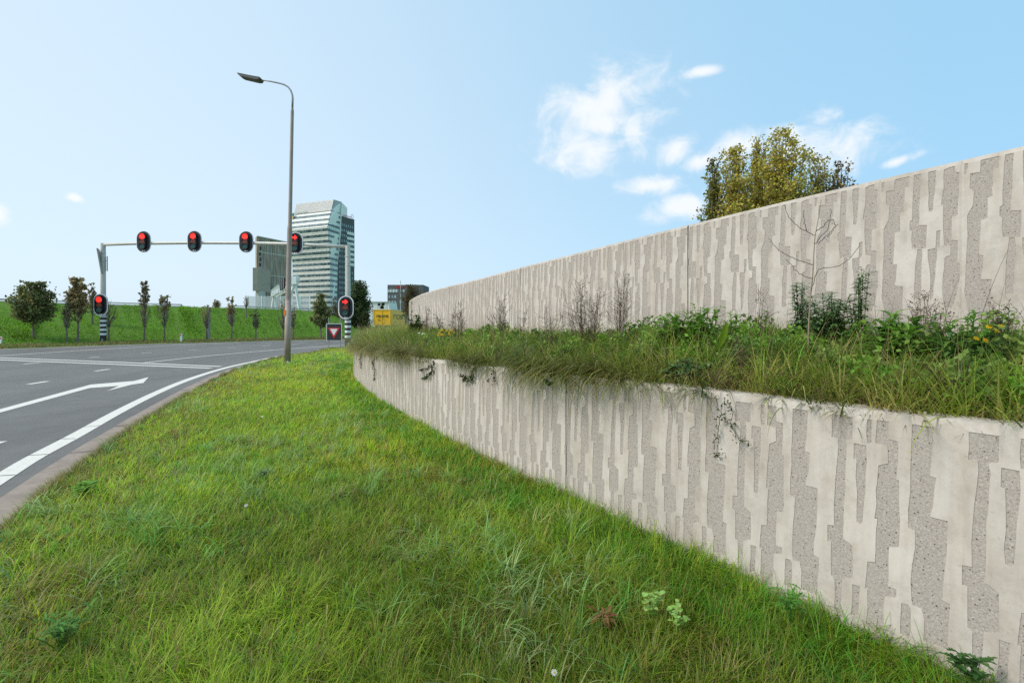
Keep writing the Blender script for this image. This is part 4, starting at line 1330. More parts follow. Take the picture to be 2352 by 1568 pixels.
b = MB(); b.prism(round_tri(pw * 0.245, 0.04), (0, -0.042, zc + 0.05), (1, 0, 0), (0, 0, 1), (0, 1, 0), 0.009); b.build("white_triangle", M["white"], ys)
for sx in (-0.37, 0.40):
    b = MB(); b.tube([(sx * pw, 0.035, -0.05), (sx * pw, 0.035, zc + ph / 2 + 0.33)], [0.024] * 2, 8); b.build("leg", M["steel"], ys)

# street lamp
YL = 17.8
LX = gx(660, YL)
lp = empty("street_lamp", (LX, YL, 0.0), "tall tapering grey street lamp with curved arm on the lawn edge", "street lamp")
def lrel(x, y):
    return (gx(x, YL) - LX, 0.0, zz(y, YL))
s_ = YL / F
b = MB()
b.tube([(0, 0, -0.05), lrel(662, 690)], [7.0 * s_, 6.6 * s_], 14)
b.tube([lrel(662, 690), lrel(662.1, 686)], [6.6 * s_, 6.0 * s_], 14, cap=False)
b.tube([lrel(662.1, 686), lrel(665.5, 524)], [6.0 * s_, 5.3 * s_], 14, cap=False)
b.tube([lrel(665.5, 524), lrel(666, 514)], [5.3 * s_, 4.2 * s_], 14, cap=False)
b.tube([lrel(666, 514), lrel(671.3, 256)], [4.2 * s_, 3.5 * s_], 14, cap=False)
b.tube([lrel(671.3, 256), lrel(671.5, 248)], [3.5 * s_, 2.4 * s_], 14, cap=False)
b.build("pole", M["lamp"], lp, smooth=True)
arm = [lrel(671.5, 250), lrel(672.3, 226), lrel(671, 217), lrel(667.5, 207.5), lrel(661.5, 200), lrel(653.5, 195), lrel(645, 192.3), lrel(622, 187.3), lrel(598, 183.5)]
b = MB(); b.tube(arm, np.linspace(2.3, 1.5, 9) * s_, 10); b.build("arm", M["steel"], lp, smooth=True)
hd = [lrel(x, y) for x, y in [(601, 181.5), (594, 180.5), (575, 177), (556, 173), (549.5, 172), (552, 176), (558, 179.5), (575, 183.5), (590, 187), (597, 187.5), (600, 185)]]
b = MB()
hv = np.array(hd); n = len(hv)
wd = 0.16
b.add(np.concatenate([hv + [0, -wd, 0], hv + [0, wd, 0]]), [tuple(range(n)), tuple(range(2 * n - 1, n - 1, -1))] + [(k, k + n, (k + 1) % n + n, (k + 1) % n) for k in range(n)], 0)
b.build("lamp_head", M["lamp_dark"], lp)
b = MB(); b.box(lrel(657, 718), (0.075, 0.02, 0.19)); ob = b.build("sticker", M["orange"], lp); ob.location = (0, -6.3 * s_ - 0.0, 0)
b = MB(); b.tube([(0.075, -0.13, 0.0), (0.08, -0.13, 0.1)], [0.05, 0.03], 8); b.build("tag", M["white"], lp)

# grey post and delineators
X, Y, h = on_bank(479.6, 781, 2)
b = MB(); b.tube([(0, 0, -0.2), (0, 0, zz(706, Y) - h)], [3.3 / F * Y, 2.9 / F * Y], 8)
o = b.build("wooden_post", M["wood"]); o.location = (X, Y, h); tag(o, "tall grey post standing by the road between two bare trees", "post")
for x, yt, yb, lab in ((416, 766, 784.5, "white delineator post right of the half bare trees"), (1.5, 773.5, 791, "white delineator post at the left edge of the photo")):
    X, Y, h = on_bank(x, yb, 1)
    r = empty("delineator_post", (X, Y, h), lab, "post", "white roadside delineators")
    H = zz(yt, Y) - h
    b = MB(); b.box((0, 0, H / 2 - 0.05), (0.13, 0.06, H + 0.1), 0, Matrix.Rotation(rad(2), 4, 'Y')); b.build("body", M["white"], r)
    b = MB(); b.box((0, -0.034, H * 0.82), (0.07, 0.01, 0.12)); b.build("reflector", M["red"], r)
X, Y, h = on_bank(524, 733, 2)
b = MB(); b.tube([(0, 0, -0.1), (0, 0, zz(708, Y) - h)], [0.035, 0.03], 6); o = b.build("stake", M["bark"]); o.location = (X, Y, h); tag(o, "thin dark stake standing on the grassy slope left of the lamp post", "post")

# guard rail along the crest
def guard(i0, i1, label):
    root = empty("guard_rail", (float(crest[i0][0]), float(crest[i0][1]), float(crest_z[i0])), label, "guard rail")
    c0 = np.array([crest[i0][0], crest[i0][1], crest_z[i0]])
    L = np.column_stack([crest[i0:i1] + n_out[i0:i1] * 1.2, crest_z[i0:i1]]) - c0
    b = MB()
    for dz, r in ((0.30, 0.035), (0.22, 0.025)):
        b.tube(L + np.array([0, 0, dz]), [r] * len(L), 6)
    b.build("rail", M["barrier"], root)
    b = MB(); n = len(L); i = np.arange(n - 1)
    A, B = L + np.array([0, 0, -0.1]), L + np.array([0, 0, 0.14]); A2, B2 = A.copy(), B.copy()
    off = np.column_stack([n_out[i0:i1] * 0.25, np.zeros(n)])
    b.add(np.concatenate([A + off, B + off, B + off * 2]), np.concatenate([np.stack([i, i + 1, i + 1 + n, i + n], 1), np.stack([i + n, i + 1 + n, i + 1 + 2 * n, i + 2 * n], 1)]), 0)
    b.build("plinth", M["panelgrey"], root)
    for q in L[::8]:
        pb = MB(); pb.box((q[0], q[1], 0.08 + q[2]), (0.07, 0.07, 0.42)); pb.build("rail_post", M["steel"], root)
cxs = crest[:, 0] / np.maximum(crest[:, 1], 5) * F + CX
iL = int(np.argmin(np.abs(cxs + 60))); iR = int(np.argmin(np.abs(cxs - 430))); iA = int(np.argmin(np.abs(cxs - 545))); iB = int(np.argmin(np.abs(cxs - 775)))
guard(iL, iR, "long pale guard rail along the crest of the bank on the left")
guard(iA, iB, "short guard rail on the crest below the glass noise screen")

# glass noise screen beyond the crest
zc0 = 3.0
Yn = 135
nsr = empty("noise_screen", (gx(640, Yn), Yn, 2.2), "clear glass noise screen standing behind the white motorway gantry below the dark building", "screen")
xs_ = [570, 601, 645, 690, 712]
for a, c in zip(xs_[:-1], xs_[1:]):
    b = MB(); Xa, Xc = gx(a, Yn) - gx(640, Yn) + 0.07, gx(c, Yn) - gx(640, Yn) - 0.07
    b.box(((Xa + Xc) / 2, 0, (zz(680, Yn) + zz(712, Yn)) / 2 - 2.2), (Xc - Xa, 0.03, zz(680, Yn) - zz(712, Yn))); b.build("glass_panel", M["screen"], nsr)
for a in xs_:
    b = MB(); b.box((gx(a, Yn) - gx(640, Yn), 0, (zz(679, Yn) - 2.2) / 2), (0.16, 0.16, zz(679, Yn) - 2.2)); b.build("post", M["panelwhite"], nsr)

# sign gantry over the motorway: two white A-frames with a lattice beam
Na, Nb = np.array([gx(677, 75), 75.0]), np.array([gx(629, 114), 114.0])
sgn = empty("motorway_gantry", (Na[0], Na[1], 0), "white steel motorway gantry with A-shaped legs and lattice beam behind the lamp post", "gantry")
dirb = (Nb - Na); Lb = np.linalg.norm(dirb); dirb /= Lb; nb_ = np.array([dirb[1], -dirb[0]])
def rel(p, z):
    return (p[0] - Na[0], p[1] - Na[1], z)
for P_, dx0, dx1 in ((Na, -1.7, 1.05), (Nb, -0.9, 1.1)):
    b = MB()
    b.tube([rel(P_ + np.array([dx0, 0]), 1.5), rel(P_, 7.6)], [0.24, 0.24], 4); b.tube([rel(P_ + np.array([dx1, 0]), 1.5), rel(P_, 7.6)], [0.24, 0.24], 4)
    b.box(rel(P_, 7.75), (0.9, 0.9, 1.2)); b.build("leg_frame", M["white"], sgn)
b = MB(); b.box(rel(Na + np.array([0.1, 0]), 8.0), (1.1, 0.7, 0.75)); b.build("beam_head", M["white"], sgn)
b = MB()
for o_, z in ((-0.45, 8.25), (0.45, 8.25), (-0.45, 7.0), (0.45, 7.0)):
    b.tube([rel(Na + nb_ * o_, z), rel(Nb + nb_ * o_, z)], [0.085] * 2, 5)
for k in range(26):
    a, c = Na + dirb * Lb * k / 26, Na + dirb * Lb * (k + 1) / 26
    for o_ in (-0.45, 0.45):
        b.tube([rel(a + nb_ * o_, 7.0 if k % 2 else 8.25), rel(c + nb_ * o_, 8.25 if k % 2 else 7.0)], [0.055] * 2, 4)
b.build("lattice_beam", M["white"], sgn)
for k in range(3):
    c = Na + dirb * Lb * (0.2 + 0.075 * k)
    b = MB(); b.box(rel(c - nb_ * 0.75, 7.9), (0.25, 1.9, 1.75), 0, Matrix.Rotation(math.atan2(dirb[1], dirb[0]) - math.pi / 2, 4, 'Z')); b.build("matrix_board", M["black"], sgn)
c = Na + dirb * Lb * 0.72
b = MB()
for k in range(12):
    q = Na + dirb * Lb * (0.5 + 0.04 * k)
    b.tube([rel(q - nb_ * 0.7, 6.9), rel(q - nb_ * 0.7, 8.5)], [0.05] * 2, 4)
for z in (6.9, 8.5):
    b.tube([rel(Na + dirb * Lb * 0.48 - nb_ * 0.7, z), rel(Na + dirb * Lb * 0.97 - nb_ * 0.7, z)], [0.09] * 2, 4)
b.build("walkway_cage", M["white"], sgn)

# ------------------------------------------------------------------ buildings
def facade_quad(f, u0, u1, z0, z1, out, mat_i, mb):
    """patch of a facade given by f(u, z) -> point, pushed outwards by out"""
    v = [f(u0, z0, out), f(u1, z0, out), f(u1, z1, out), f(u0, z1, out)]
    mb.add(v, [(0, 1, 2, 3)], mat_i)


def strip_box(f, u0, u1, z0, z1, o0, o1, nu, mb, mat=0):
    us = np.linspace(u0, u1, nu + 1)
    for a, c in zip(us[:-1], us[1:]):
        v = [f(a, z0, o0), f(c, z0, o0), f(c, z1, o0), f(a, z1, o0), f(a, z0, o1), f(c, z0, o1), f(c, z1, o1), f(a, z1, o1)]
        mb.add(v, [(4, 5, 6, 7), (0, 4, 7, 3), (5, 1, 2, 6), (3, 7, 6, 2), (0, 1, 5, 4)], mat)


BX, BY = -113.0, 300.0
tw = empty("office_tower", (BX, BY, 0), "tall white and teal banded glass office tower with slanted top", "building")
ZL = [0.0, 38.0, 58.9, 78.0]
ZS = [0.0, 0.0, -4.0, 6.5]
CXs = [-112.7 + 113, -112.1 + 113, -110.6 + 113, -110.4 + 113]
def lerp(a, b, t): return a + (b - a) * t
def Acorner(z): return np.array([-28.5, 12 + np.interp(z, ZL, ZS), z])
def Bcorner(z): return np.array([0.0, np.interp(z, ZL, ZS), z])
def Ccorner(z): return np.array([np.interp(z, ZL, CXs), 11.0 + 0.25 * np.interp(z, ZL, ZS), z])
def front(u, z, out):
    return lerp(Acorner(z), Bcorner(z), u) + np.array([-0.40, -0.92, 0]) * out
def side(u, z, out):
    return lerp(Bcorner(z), Ccorner(z), u) + np.array([0.995, -0.1, 0]) * out
b = MB()
lev = [0, 38.0, 58.9, 78.0]
rings = []
for z in lev:
    A, B_, C_ = Acorner(z), Bcorner(z), Ccorner(z)
    rings.append([A, B_, C_, np.array([C_[0] - 2, 30, z]), np.array([A[0], 38, z])])
v = np.array(rings).reshape(-1, 3)
fs = []
for k in range(3):
    for q in range(5):
        fs.append((k * 5 + q, k * 5 + (q + 1) % 5, (k + 1) * 5 + (q + 1) % 5, (k + 1) * 5 + q))
fs.append(tuple(15 + q for q in range(5)))
b.add(v, fs, 0)
b.build("body", M["panelwhite"], tw)
FL = 3.42
for k in range(21):
    z0 = 1.6 + k * FL
    if z0 + 1.6 > 69.5:
        break
    b = MB(); strip_box(front, 0.0, 1.0, z0, z0 + 1.55, -0.05, 0.12, 1, b); strip_box(side, 0.0, 1.0, z0, z0 + 1.55, -0.05, 0.12, 1, b)
    b.build("window_band", M["glass"], tw)
b = MB()
for k in range(31):
    u = k / 30
    for a, c in zip(lev[:-1], lev[1:]):
        strip_box(front, u - 0.0019, u + 0.0019, a, c, 0.0, 0.07, 1, b)
for k in range(7):
    u = k / 6
    for a, c in zip(lev[:-1], lev[1:]):
        strip_box(side, u - 0.006, u + 0.006, a, c, 0.0, 0.09, 1, b)
for k in range(21):
    z0 = 1.6 + k * FL + 2.45
    if z0 < 69:
        strip_box(front, 0, 1, z0, z0 + 0.07, 0, 0.05, 1, b); strip_box(side, 0, 1, z0, z0 + 0.07, 0, 0.05, 1, b)
b.build("mullions", M["mullion"], tw)
b = MB(); strip_box(front, 0.0, 1.0, 70.5, 77.9, 0.01, 0.05, 1, b); strip_box(side, 0.0, 1.0, 70.5, 77.9, 0.01, 0.05, 1, b)
for zq in (72.4, 74.3, 76.2):
    strip_box(front, 0.0, 1.0, zq, zq + 0.12, 0.05, 0.14, 1, b, 1); strip_box(side, 0.0, 1.0, zq, zq + 0.12, 0.05, 0.14, 1, b, 1)
for k in range(31):
    strip_box(front, k / 30 - 0.0045, k / 30 + 0.0045, 70.5, 77.9, 0.05, 0.2, 1, b, 1)
for k in range(7):
    strip_box(side, k / 6 - 0.014, k / 6 + 0.014, 70.5, 77.9, 0.05, 0.2, 1, b, 1)
rs = b.build("roof_screen", [M["panelgrey"], M["steel"]], tw)
b = MB(); strip_box(front, 0.02, 1.0, 69.9, 70.35, 0.05, 0.45, 1, b); strip_box(side, 0.0, 1.0, 69.9, 70.3, 0.05, 0.4, 1, b); b.build("ledge", M["mullion"], tw)
# emblem shield and pale lettering on the screen
Aq = front(0.02, 69.0, 0.0)
b = MB()
sh = [(-1.0, 1.9), (1.0, 2.1), (1.1, 0.2), (0.9, -1.0), (0.2, -1.9), (-0.7, -1.2), (-1.05, 0.0)]
b.prism(sh, Aq + np.array([-0.6, -1.4, -0.6]), (0.94, -0.34, 0), (0, 0, 1), (0.34, 0.94, 0), 0.4); eb = b.build("emblem", M["teal"], tw)
b = MB()
b.prism([(-0.15, 0.3), (0.85, 0.1), (0.85, -0.85), (0.2, -1.75), (-0.2, -1.4)], Aq + np.array([-0.6, -1.48, -0.6]), (0.94, -0.34, 0), (0, 0, 1), (0.34, 0.94, 0), 0.04); b.build("emblem_inset", M["gold"], eb)


def text_mesh(s, name, mat, parent, loc, size, rot, depth=0.05, shear=0.0):
    cu = bpy.data.curves.new(name, 'FONT'); cu.body = s; cu.size = size; cu.extrude = depth; cu.shear = shear
    cu.align_x = 'LEFT'
    to = bpy.data.objects.new(name + "_text", cu); COL.objects.link(to)
    dg = bpy.context.evaluated_depsgraph_get(); dg.update()
    me = bpy.data.meshes.new_from_object(to.evaluated_get(dg))
    bpy.data.objects.remove(to); bpy.data.curves.remove(cu)
    me.materials.clear(); me.materials.append(mat)
    o = bpy.data.objects.new(name, me); COL.objects.link(o); o.parent = parent
    o.location = loc; o.rotation_euler = rot
    return o


fr = math.atan2(-12, 28.5)
pt = front(0.06, 70.7, 1.0)
text_mesh("ABN·AMRO", "sign_letters", M["panelwhite"], tw, tuple(pt), 1.9, (rad(90), 0, fr), 0.15)

# dark block joined to the tower
dk = empty("office_block", (-112.2, 311, 0), "dark grey office block with small pale windows, joined to the banded tower's right side", "building")
Ctop = zz(493.7, 311)
Dp = np.array([gx(814, 325) + 112.2, 14.0])
C0 = np.array([gx(774.5, 311) + 112.2, 0.0])
b = MB()
ft = [(C0[0] - 0.1, C0[1] + 0.05), (Dp[0], Dp[1]), (Dp[0] - 10, Dp[1] + 12), (C0[0] - 10, C0[1] + 12)]
v = [(x, y, 0) for x, y in ft] + [(x, y, Ctop) for x, y in ft]
b.add(v, [(0, 1, 5, 4), (1, 2, 6, 5), (2, 3, 7, 6), (3, 0, 4, 7), (4, 5, 6, 7)], 0); b.build("wall", M["darkfac"], dk)
dn = np.array([Dp[1], -(Dp[0] - C0[0])]); dn /= np.linalg.norm(dn)
def dkf(u, z, out):
    p = C0 + (Dp - C0) * u + dn * out
    return np.array([p[0], p[1], z])
wu = [0.15, 0.27, 0.39, 0.51, 0.63, 0.75, 0.87]
nw = 0
for r in range(19):
    z0 = 8 + r * FL
    for q, u in enumerate(wu):
        if z0 + 2 > Ctop - 1.5:
            continue
        if u > 0.55 and 35 < z0 < 59:
            continue
        if nw >= 100:
            continue
        b = MB(); strip_box(dkf, u - 0.022, u + 0.022, z0, z0 + 1.7, -0.02, 0.08, 1, b); b.build("window", M["pane"], dk); nw += 1
b = MB()
for k in range(7):
    z0 = 36 + k * FL
    strip_box(dkf, 0.56, 1.0, z0 + 1.7, z0 + FL, 0.0, 0.2, 1, b)
b.build("white_panel", M["panelwhite"], dk)
b = MB(); strip_box(dkf, 0.56, 1.0, 36, 36 + 7 * FL, 0.0, 0.1, 1, b); b.build("glazing", M["glass"], dk)
b = MB()                                            # unreadable red rooftop letters, a frame and a ring
rngl = random.Random(3)
for k in range(8):
    u = 0.32 + 0.065 * k
    p = dkf(u, Ctop + 0.75, 0.0)
    b.box(p, (0.14, 0.16, 1.1 + 0.5 * rngl.random()), 0, Matrix.Rotation(rad(rngl.uniform(-25, 25)), 4, 'Y'))
    b.box(p + np.array([0.25, 0.4, rngl.uniform(-0.3, 0.4)]), (0.5, 0.9, 0.15), 0)
b.build("rooftop_letters", M["redletter"], dk)
pr = dkf(0.87, Ctop + 1.7, 0)
b = MB(); b.tube([pr + np.array([math.cos(a) * 0.4, math.cos(a) * 0.95, math.sin(a) * 1.25]) for a in np.linspace(0, 2 * math.pi, 17)], [0.16] * 17, 5)
b.tube([pr + np.array([0, 0, -1.7]), pr + np.array([0, 0, -1.2])], [0.1] * 2, 5); b.build("rooftop_ring", M["panelgrey"], dk)

# olive-grey slab building left of the lamp post
YS = 262
SX = gx(590, YS)
sl = empty("office_building", (SX, YS, 0), "dark olive slab building with fine vertical louvres behind the third traffic light", "building")
zt = zz(542.5, YS)
q1 = np.array([0.0, 0.0]); q2 = np.array([gx(668, 285) - SX, 23.0])
dl_ = (q2 - q1) / np.linalg.norm(q2 - q1); nl_ = np.array([dl_[1], -dl_[0]])
b = MB()
ft = [q1, q2, q2 - nl_ * 14, q1 - nl_ * 14 * 0.2 + np.array([-0.2, 3])]
v = [(p[0], p[1], 0) for p in ft] + [(p[0], p[1], zt) for p in ft]
b.add(v, [(0, 1, 5, 4), (1, 2, 6, 5), (2, 3, 7, 6), (3, 0, 4, 7), (4, 5, 6, 7)], 0); b.build("wall", M["olivefac"], sl)
def slf(u, z, out):
    p = q1 + (q2 - q1) * u + nl_ * out
    return np.array([p[0], p[1], z])
for r in range(14):
    z0 = zt - 4.2 - r * 3.0
    if z0 < 9: break
    b = MB(); strip_box(slf, 0.06 + 0.012 * (r % 2), 0.11 + 0.012 * (r % 2), z0, z0 + 1.9, -0.02, 0.06, 1, b); b.build("window", M["black"], sl)
b = MB(); strip_box(slf, 0.0, 1.0, zt - 0.5, zt + 0.25, 0.0, 0.25, 1, b); b.build("parapet", M["brick"], sl)
for z0 in (zz(578, YS), zz(630, YS)):
    b = MB(); 
    for k in range(26):
        strip_box(slf, 0.06 + k * 0.036, 0.082 + k * 0.036, z0, z0 + 0.3, 0.0, 0.12, 1, b)
    b.build("light_string", M["panelwhite"], sl)
b = MB(); strip_box(slf, 0.12, 1.0, zz(668, YS), zz(655, YS), 0.0, 0.1, 1, b); b.build("glazing", M["glass"], sl)
b = MB()
rr = random.Random(5)
for k in range(30):
    u = rr.uniform(0.13, 0.97); z0 = rr.uniform(18, zt - 6)
    strip_box(slf, u, u + 0.008, z0, z0 + rr.uniform(2.5, 6.5), 0.0, 0.1, 1, b)
b.build("pale_louvre", M["panelgrey"], sl)
# brown annex
YA = 250
AX = gx(581, YA)
an = empty("annex_building", (AX, YA, 0), "smaller brown annex with undercut base left of the olive slab building", "building")
b = MB()
z1, z0 = zz(614.5, YA), zz(668, YA)
xl, xr, xm = gx(569.5, YA) - AX, gx(590, YA) - AX, gx(580.5, YA) - AX
ptsA = [(xm, 0), (xr, 1.0), (xr, 14), (xl - 1.0, 22)]
v = [(x, y, z0 + (2.2 if i == 3 else 0)) for i, (x, y) in enumerate(ptsA)] + [(x, y, z1 - (1.5 if i == 3 else 0)) for i, (x, y) in enumerate(ptsA)]
b.add(v, [(0, 1, 5, 4), (1, 2, 6, 5), (2, 3, 7, 6), (3, 0, 4, 7), (4, 5, 6, 7), (3, 2, 1, 0)], 0); b.build("wall", M["brick"], an)
b = MB(); b.box(((xm + xr) / 2 + 0.5, 5, z0 / 2), (1.8, 6, z0)); b.build("base", M["panelgrey"], an)
b = MB(); b.box(((xm + xl) / 2 - 0.6, 9.0, z0 + 5), (0.3, 5, 3.5), 0, Matrix.Rotation(rad(-9), 4, 'Z')); b.build("window", M["black"], an)

# office with red letters
YO = 170
OX = gx(890, YO)
of = empty("office_building", (OX, YO, 0), "dark grey office with red italic letters beyond the yellow trailer", "building")
zt = zz(654, YO)
wO = gx(972, YO) - OX
b = MB(); b.box((wO / 2, 6, zt / 2), (wO, 12, zt)); b.build("wall", M["darkfac"], of)
px_m = YO / F
def obx(x, y, w, h, name, mat, d=0.06):
    bb = MB(); bb.box((gx(x + w / 2, YO) - OX, -d / 2, zz(y + h / 2, YO)), (w * px_m, d, h * px_m)); bb.build(name, M[mat], of)
obx(890.3, 664.3, 25, 6.8, "window_band", "pane")
obx(925, 664.5, 4, 6.5, "window", "pane")
for x in (897.3, 903.5, 910):
    obx(x, 664.3, 1.6, 6.8, "white_panel", "panelwhite", 0.12)
for x in (892.5, 899.5, 906):
    obx(x, 678, 4, 6.5, "window", "pane")
for x in (892.5, 899.5, 906, 918):
    obx(x, 691, 4, 5, "window", "pane")
for x in (892.5, 897.5, 904, 910):
    obx(x, 705, 3.5, 6, "window", "pane")
text_mesh("Acer", "sign_letters", M["redletter"], of, (gx(907, YO) - OX, -0.1, zz(662.3, YO)), 1.55, (rad(90), 0, 0), 0.06, 0.35)
b = MB(); b.tube([(gx(924.5, YO) - OX, -3, 0), (gx(924.5, YO) - OX, -3, zz(646, YO))], [0.16, 0.1], 6); o = b.build("flag_pole", M["panelgrey"]); o.location = (OX, YO, 0)
tag(o, "pale thin mast in front of the red-lettered office", "mast")
# low white hall
YH = 120
hl = empty("white_hall", (gx(866, YH), YH, 0), "low white hall behind the large dark tree and the yellow trailer", "building")
wH = gx(892, YH) - gx(836, YH)
b = MB(); b.box((0, 4, zz(694, YH) / 2), (wH, 8, zz(694, YH))); b.build("wall", M["white"], hl)
b = MB(); b.box((0, 3.9, zz(694, YH) + 0.08), (wH * 1.02, 8.3, 0.16)); b.build("roof_edge", M["panelgrey"], hl)
b = MB(); b.box((-wH * 0.1, -0.06, zz(712, YH)), (wH * 0.9, 0.1, 0.5)); b.build("plinth", M["barrier"], hl)
# wire fence and lamp in front of the hall
fe = empty("wire_fence", (gx(866, 100), 100, 0), "thin wire fence with grey posts in front of the white hall", "fence")
for x in (843, 855, 868, 889):
    b = MB(); b.tube([(gx(x, 100) - gx(866, 100), 0, 0), (gx(x, 100) - gx(866, 100), 0, zz(693, 100))], [0.06] * 2, 5); b.build("post", M["steel"], fe)
b = MB()
for y in (694, 700, 706):
    b.tube([(gx(838, 100) - gx(866, 100), 0, zz(y, 100)), (gx(890, 100) - gx(866, 100), 0, zz(y, 100))], [0.025] * 2, 4)
b.build("wires", M["steel"], fe)
tree("bush", "small dark bush peeping over the top of the yellow trailer", "bush", (gx(876, 96), 96, 0), zz(695, 96), 2.4, 1.0, ([0, 0.5, 1], [0.6, 1, 0.6]), 12, 420, 0.28, [(0.03, 0.05, 0.015), (0.045, 0.065, 0.02)], 270, 0.5, 0.08, None, 4)

# yellow trailer
YT = 80
TX = gx(857, YT)
tr = empty("box_trailer", (TX, YT, 0), "yellow box trailer with dark green lettering behind the planter's far end", "trailer")
wT = gx(897, YT) - TX
zt = zz(711, YT); z0 = 0.75
ex = gx(930, 93.6) - gx(897, YT)
def T_(x, y): return (x + y * (ex / 13.6), y)
b = MB()
c = [T_(0, 0), T_(wT, 0), T_(wT, 13.5), T_(0, 13.5)]
b.add([(x, y, z0) for x, y in c] + [(x, y, zt) for x, y in c], [(0, 1, 5, 4), (1, 2, 6, 5), (2, 3, 7, 6), (3, 0, 4, 7), (4, 5, 6, 7), (3, 2, 1, 0)], 0); b.build("cargo_box", M["yellow"], tr)
b = MB()
for x in (0.06, wT / 2, wT - 0.06):
    b.box((x, -0.03, (z0 + zt) / 2), (0.09, 0.06, zt - z0))
for z in (z0 + 0.05, zt - 0.06):
    b.box((wT / 2, -0.028, z), (wT - 0.2, 0.05, 0.1))
b.build("door_frame", M["yellow"], tr)
b = MB(); b.add([T_(0, -0.05) + (zt + 0.01,), T_(wT, -0.05) + (zt + 0.01,), T_(wT, 13.6) + (zt + 0.01,), T_(0, 13.6) + (zt + 0.01,), T_(0, -0.05) + (zt + 0.12,), T_(wT, -0.05) + (zt + 0.12,), T_(wT + .05, 13.6) + (zt + 0.12,), T_(0, 13.6) + (zt + 0.12,)],
             [(0, 1, 5, 4), (1, 2, 6, 5), (2, 3, 7, 6), (3, 0, 4, 7), (4, 5, 6, 7)], 0); b.build("roof", M["white"], tr)
b = MB(); b.box((wT / 2, 1.0, 0.62), (wT * 0.9, 0.2, 0.22)); b.box((wT / 2 - 0.25, 7, 0.66), (wT * 0.4, 12, 0.18)); b.build("chassis", M["steel"], tr)
for y in (1.6, 2.9, 4.2):
    for x in (0.35, wT - 0.35):
        q = T_(x, y)
        b = MB(); b.tube([(q[0] - 0.17, q[1], 0.46), (q[0] + 0.17, q[1], 0.46)], [0.46, 0.46], 14); wob = b.build("wheel", M["rubber"], tr)
LET = {
    'n': [(0, 0, 0, 1), (0, 1, 1, 1), (1, 1, 1, 0)],
    'o': [(0, 0, 0, 1), (0, 1, 1, 1), (1, 1, 1, 0), (1, 0, 0, 0)],
    's': [(1, 1, 0, 1), (0, 1, 0, .5), (0, .5, 1, .5), (1, .5, 1, 0), (1, 0, 0, 0)],
    't': [(-.1, 1, 1.1, 1), (.5, 1, .5, 0)],
    'a': [(0, 0, 0, 1), (0, 1, 1, 1), (1, 1, 1, 0), (0, .45, 1, .45)],
}
def logo(mb, base, ux, uy, w, h, th, nrm):
    base, ux, uy, nrm = (np.asarray(q, float) for q in (base, ux, uy, nrm))
    adv = w / 5
    lw = adv * 0.72
    for k, ch in enumerate("nosta"):
        for (x0, y0, x1, y1) in LET[ch]:
            a = np.array([k * adv + x0 * lw, y0 * h]); c_ = np.array([k * adv + x1 * lw, y1 * h])
            d = (c_ - a) / np.linalg.norm(c_ - a); pn_ = np.array([-d[1], d[0]]) * th / 2
            a, c_ = a - d * th / 2, c_ + d * th / 2
            P4 = [a + pn_, c_ + pn_, c_ - pn_, a - pn_]
            mb.prism([tuple(p) for p in P4], base, ux, uy, nrm, 0.02)
b = MB(); logo(b, (0.62, -0.045, zz(728.3, YT)), (1, 0, 0), (0, 0, 1), 1.95, 0.30, 0.085, (0, 1, 0)); b.build("logo", M["darkgreen"], tr)
sd_ = np.array([ex, 13.6, 0]); sd_ /= np.linalg.norm(sd_); sn = np.array([-sd_[1], sd_[0], 0])
q = T_(wT, 2.6)
b = MB(); logo(b, (q[0] + 0.03, q[1], zz(731, YT)), tuple(sd_), (0, 0, 1), 15.5, 0.55, 0.17, tuple(sn)); b.build("logo", M["darkgreen"], tr)
b = MB(); b.box((1.1, -0.04, zz(735.5, YT)), (0.75, 0.02, 0.05)); b.box((0.95, -0.04, zz(733, YT)), (0.35, 0.02, 0.05)); b.build("small_print", M["darkgreen"], tr)


# ------------------------------------------------------------------ plants in the planter
def spot(x, off):
    """planter position seen at image column x, off metres behind the low wall's face"""
    s = float(s_at(x, off)); X, Y = wall_xy(s, off)
    return s, float(X), float(Y), float(soil_z(s, off))


def leaf_shape(mb, base, direc, up, L, W, col, curl=0.4, lobes=0):
    """single leaf: folded strip with optional toothed edge"""
    direc = np.asarray(direc, float); direc /= np.linalg.norm(direc)
    side = np.cross(direc, up); side /= max(np.linalg.norm(side), 1e-6)
    nrm = np.cross(side, direc)
    n = 5 if not lobes else lobes * 2 + 2
    V, Fc = [], []
    for k in range(n + 1):
        t = k / n
        c = base + direc * L * t + nrm * L * (0.25 * t - curl * t * t)
        w = W * 0.5 * math.sin(math.pi * min(1, 0.08 + t * 0.92)) ** 0.7
        if lobes:
            w *= 1.0 if k % 2 else 0.42
        if k == n: w = 0.001
        V += [c - side * w + nrm * w * 0.25, c, c + side * w + nrm * w * 0.25]
    for k in range(n):
        a = 3 * k
        Fc += [(a, a + 1, a + 4, a + 3), (a + 1, a + 2, a + 5, a + 4)]
    mb.add(V, Fc, 0, col)


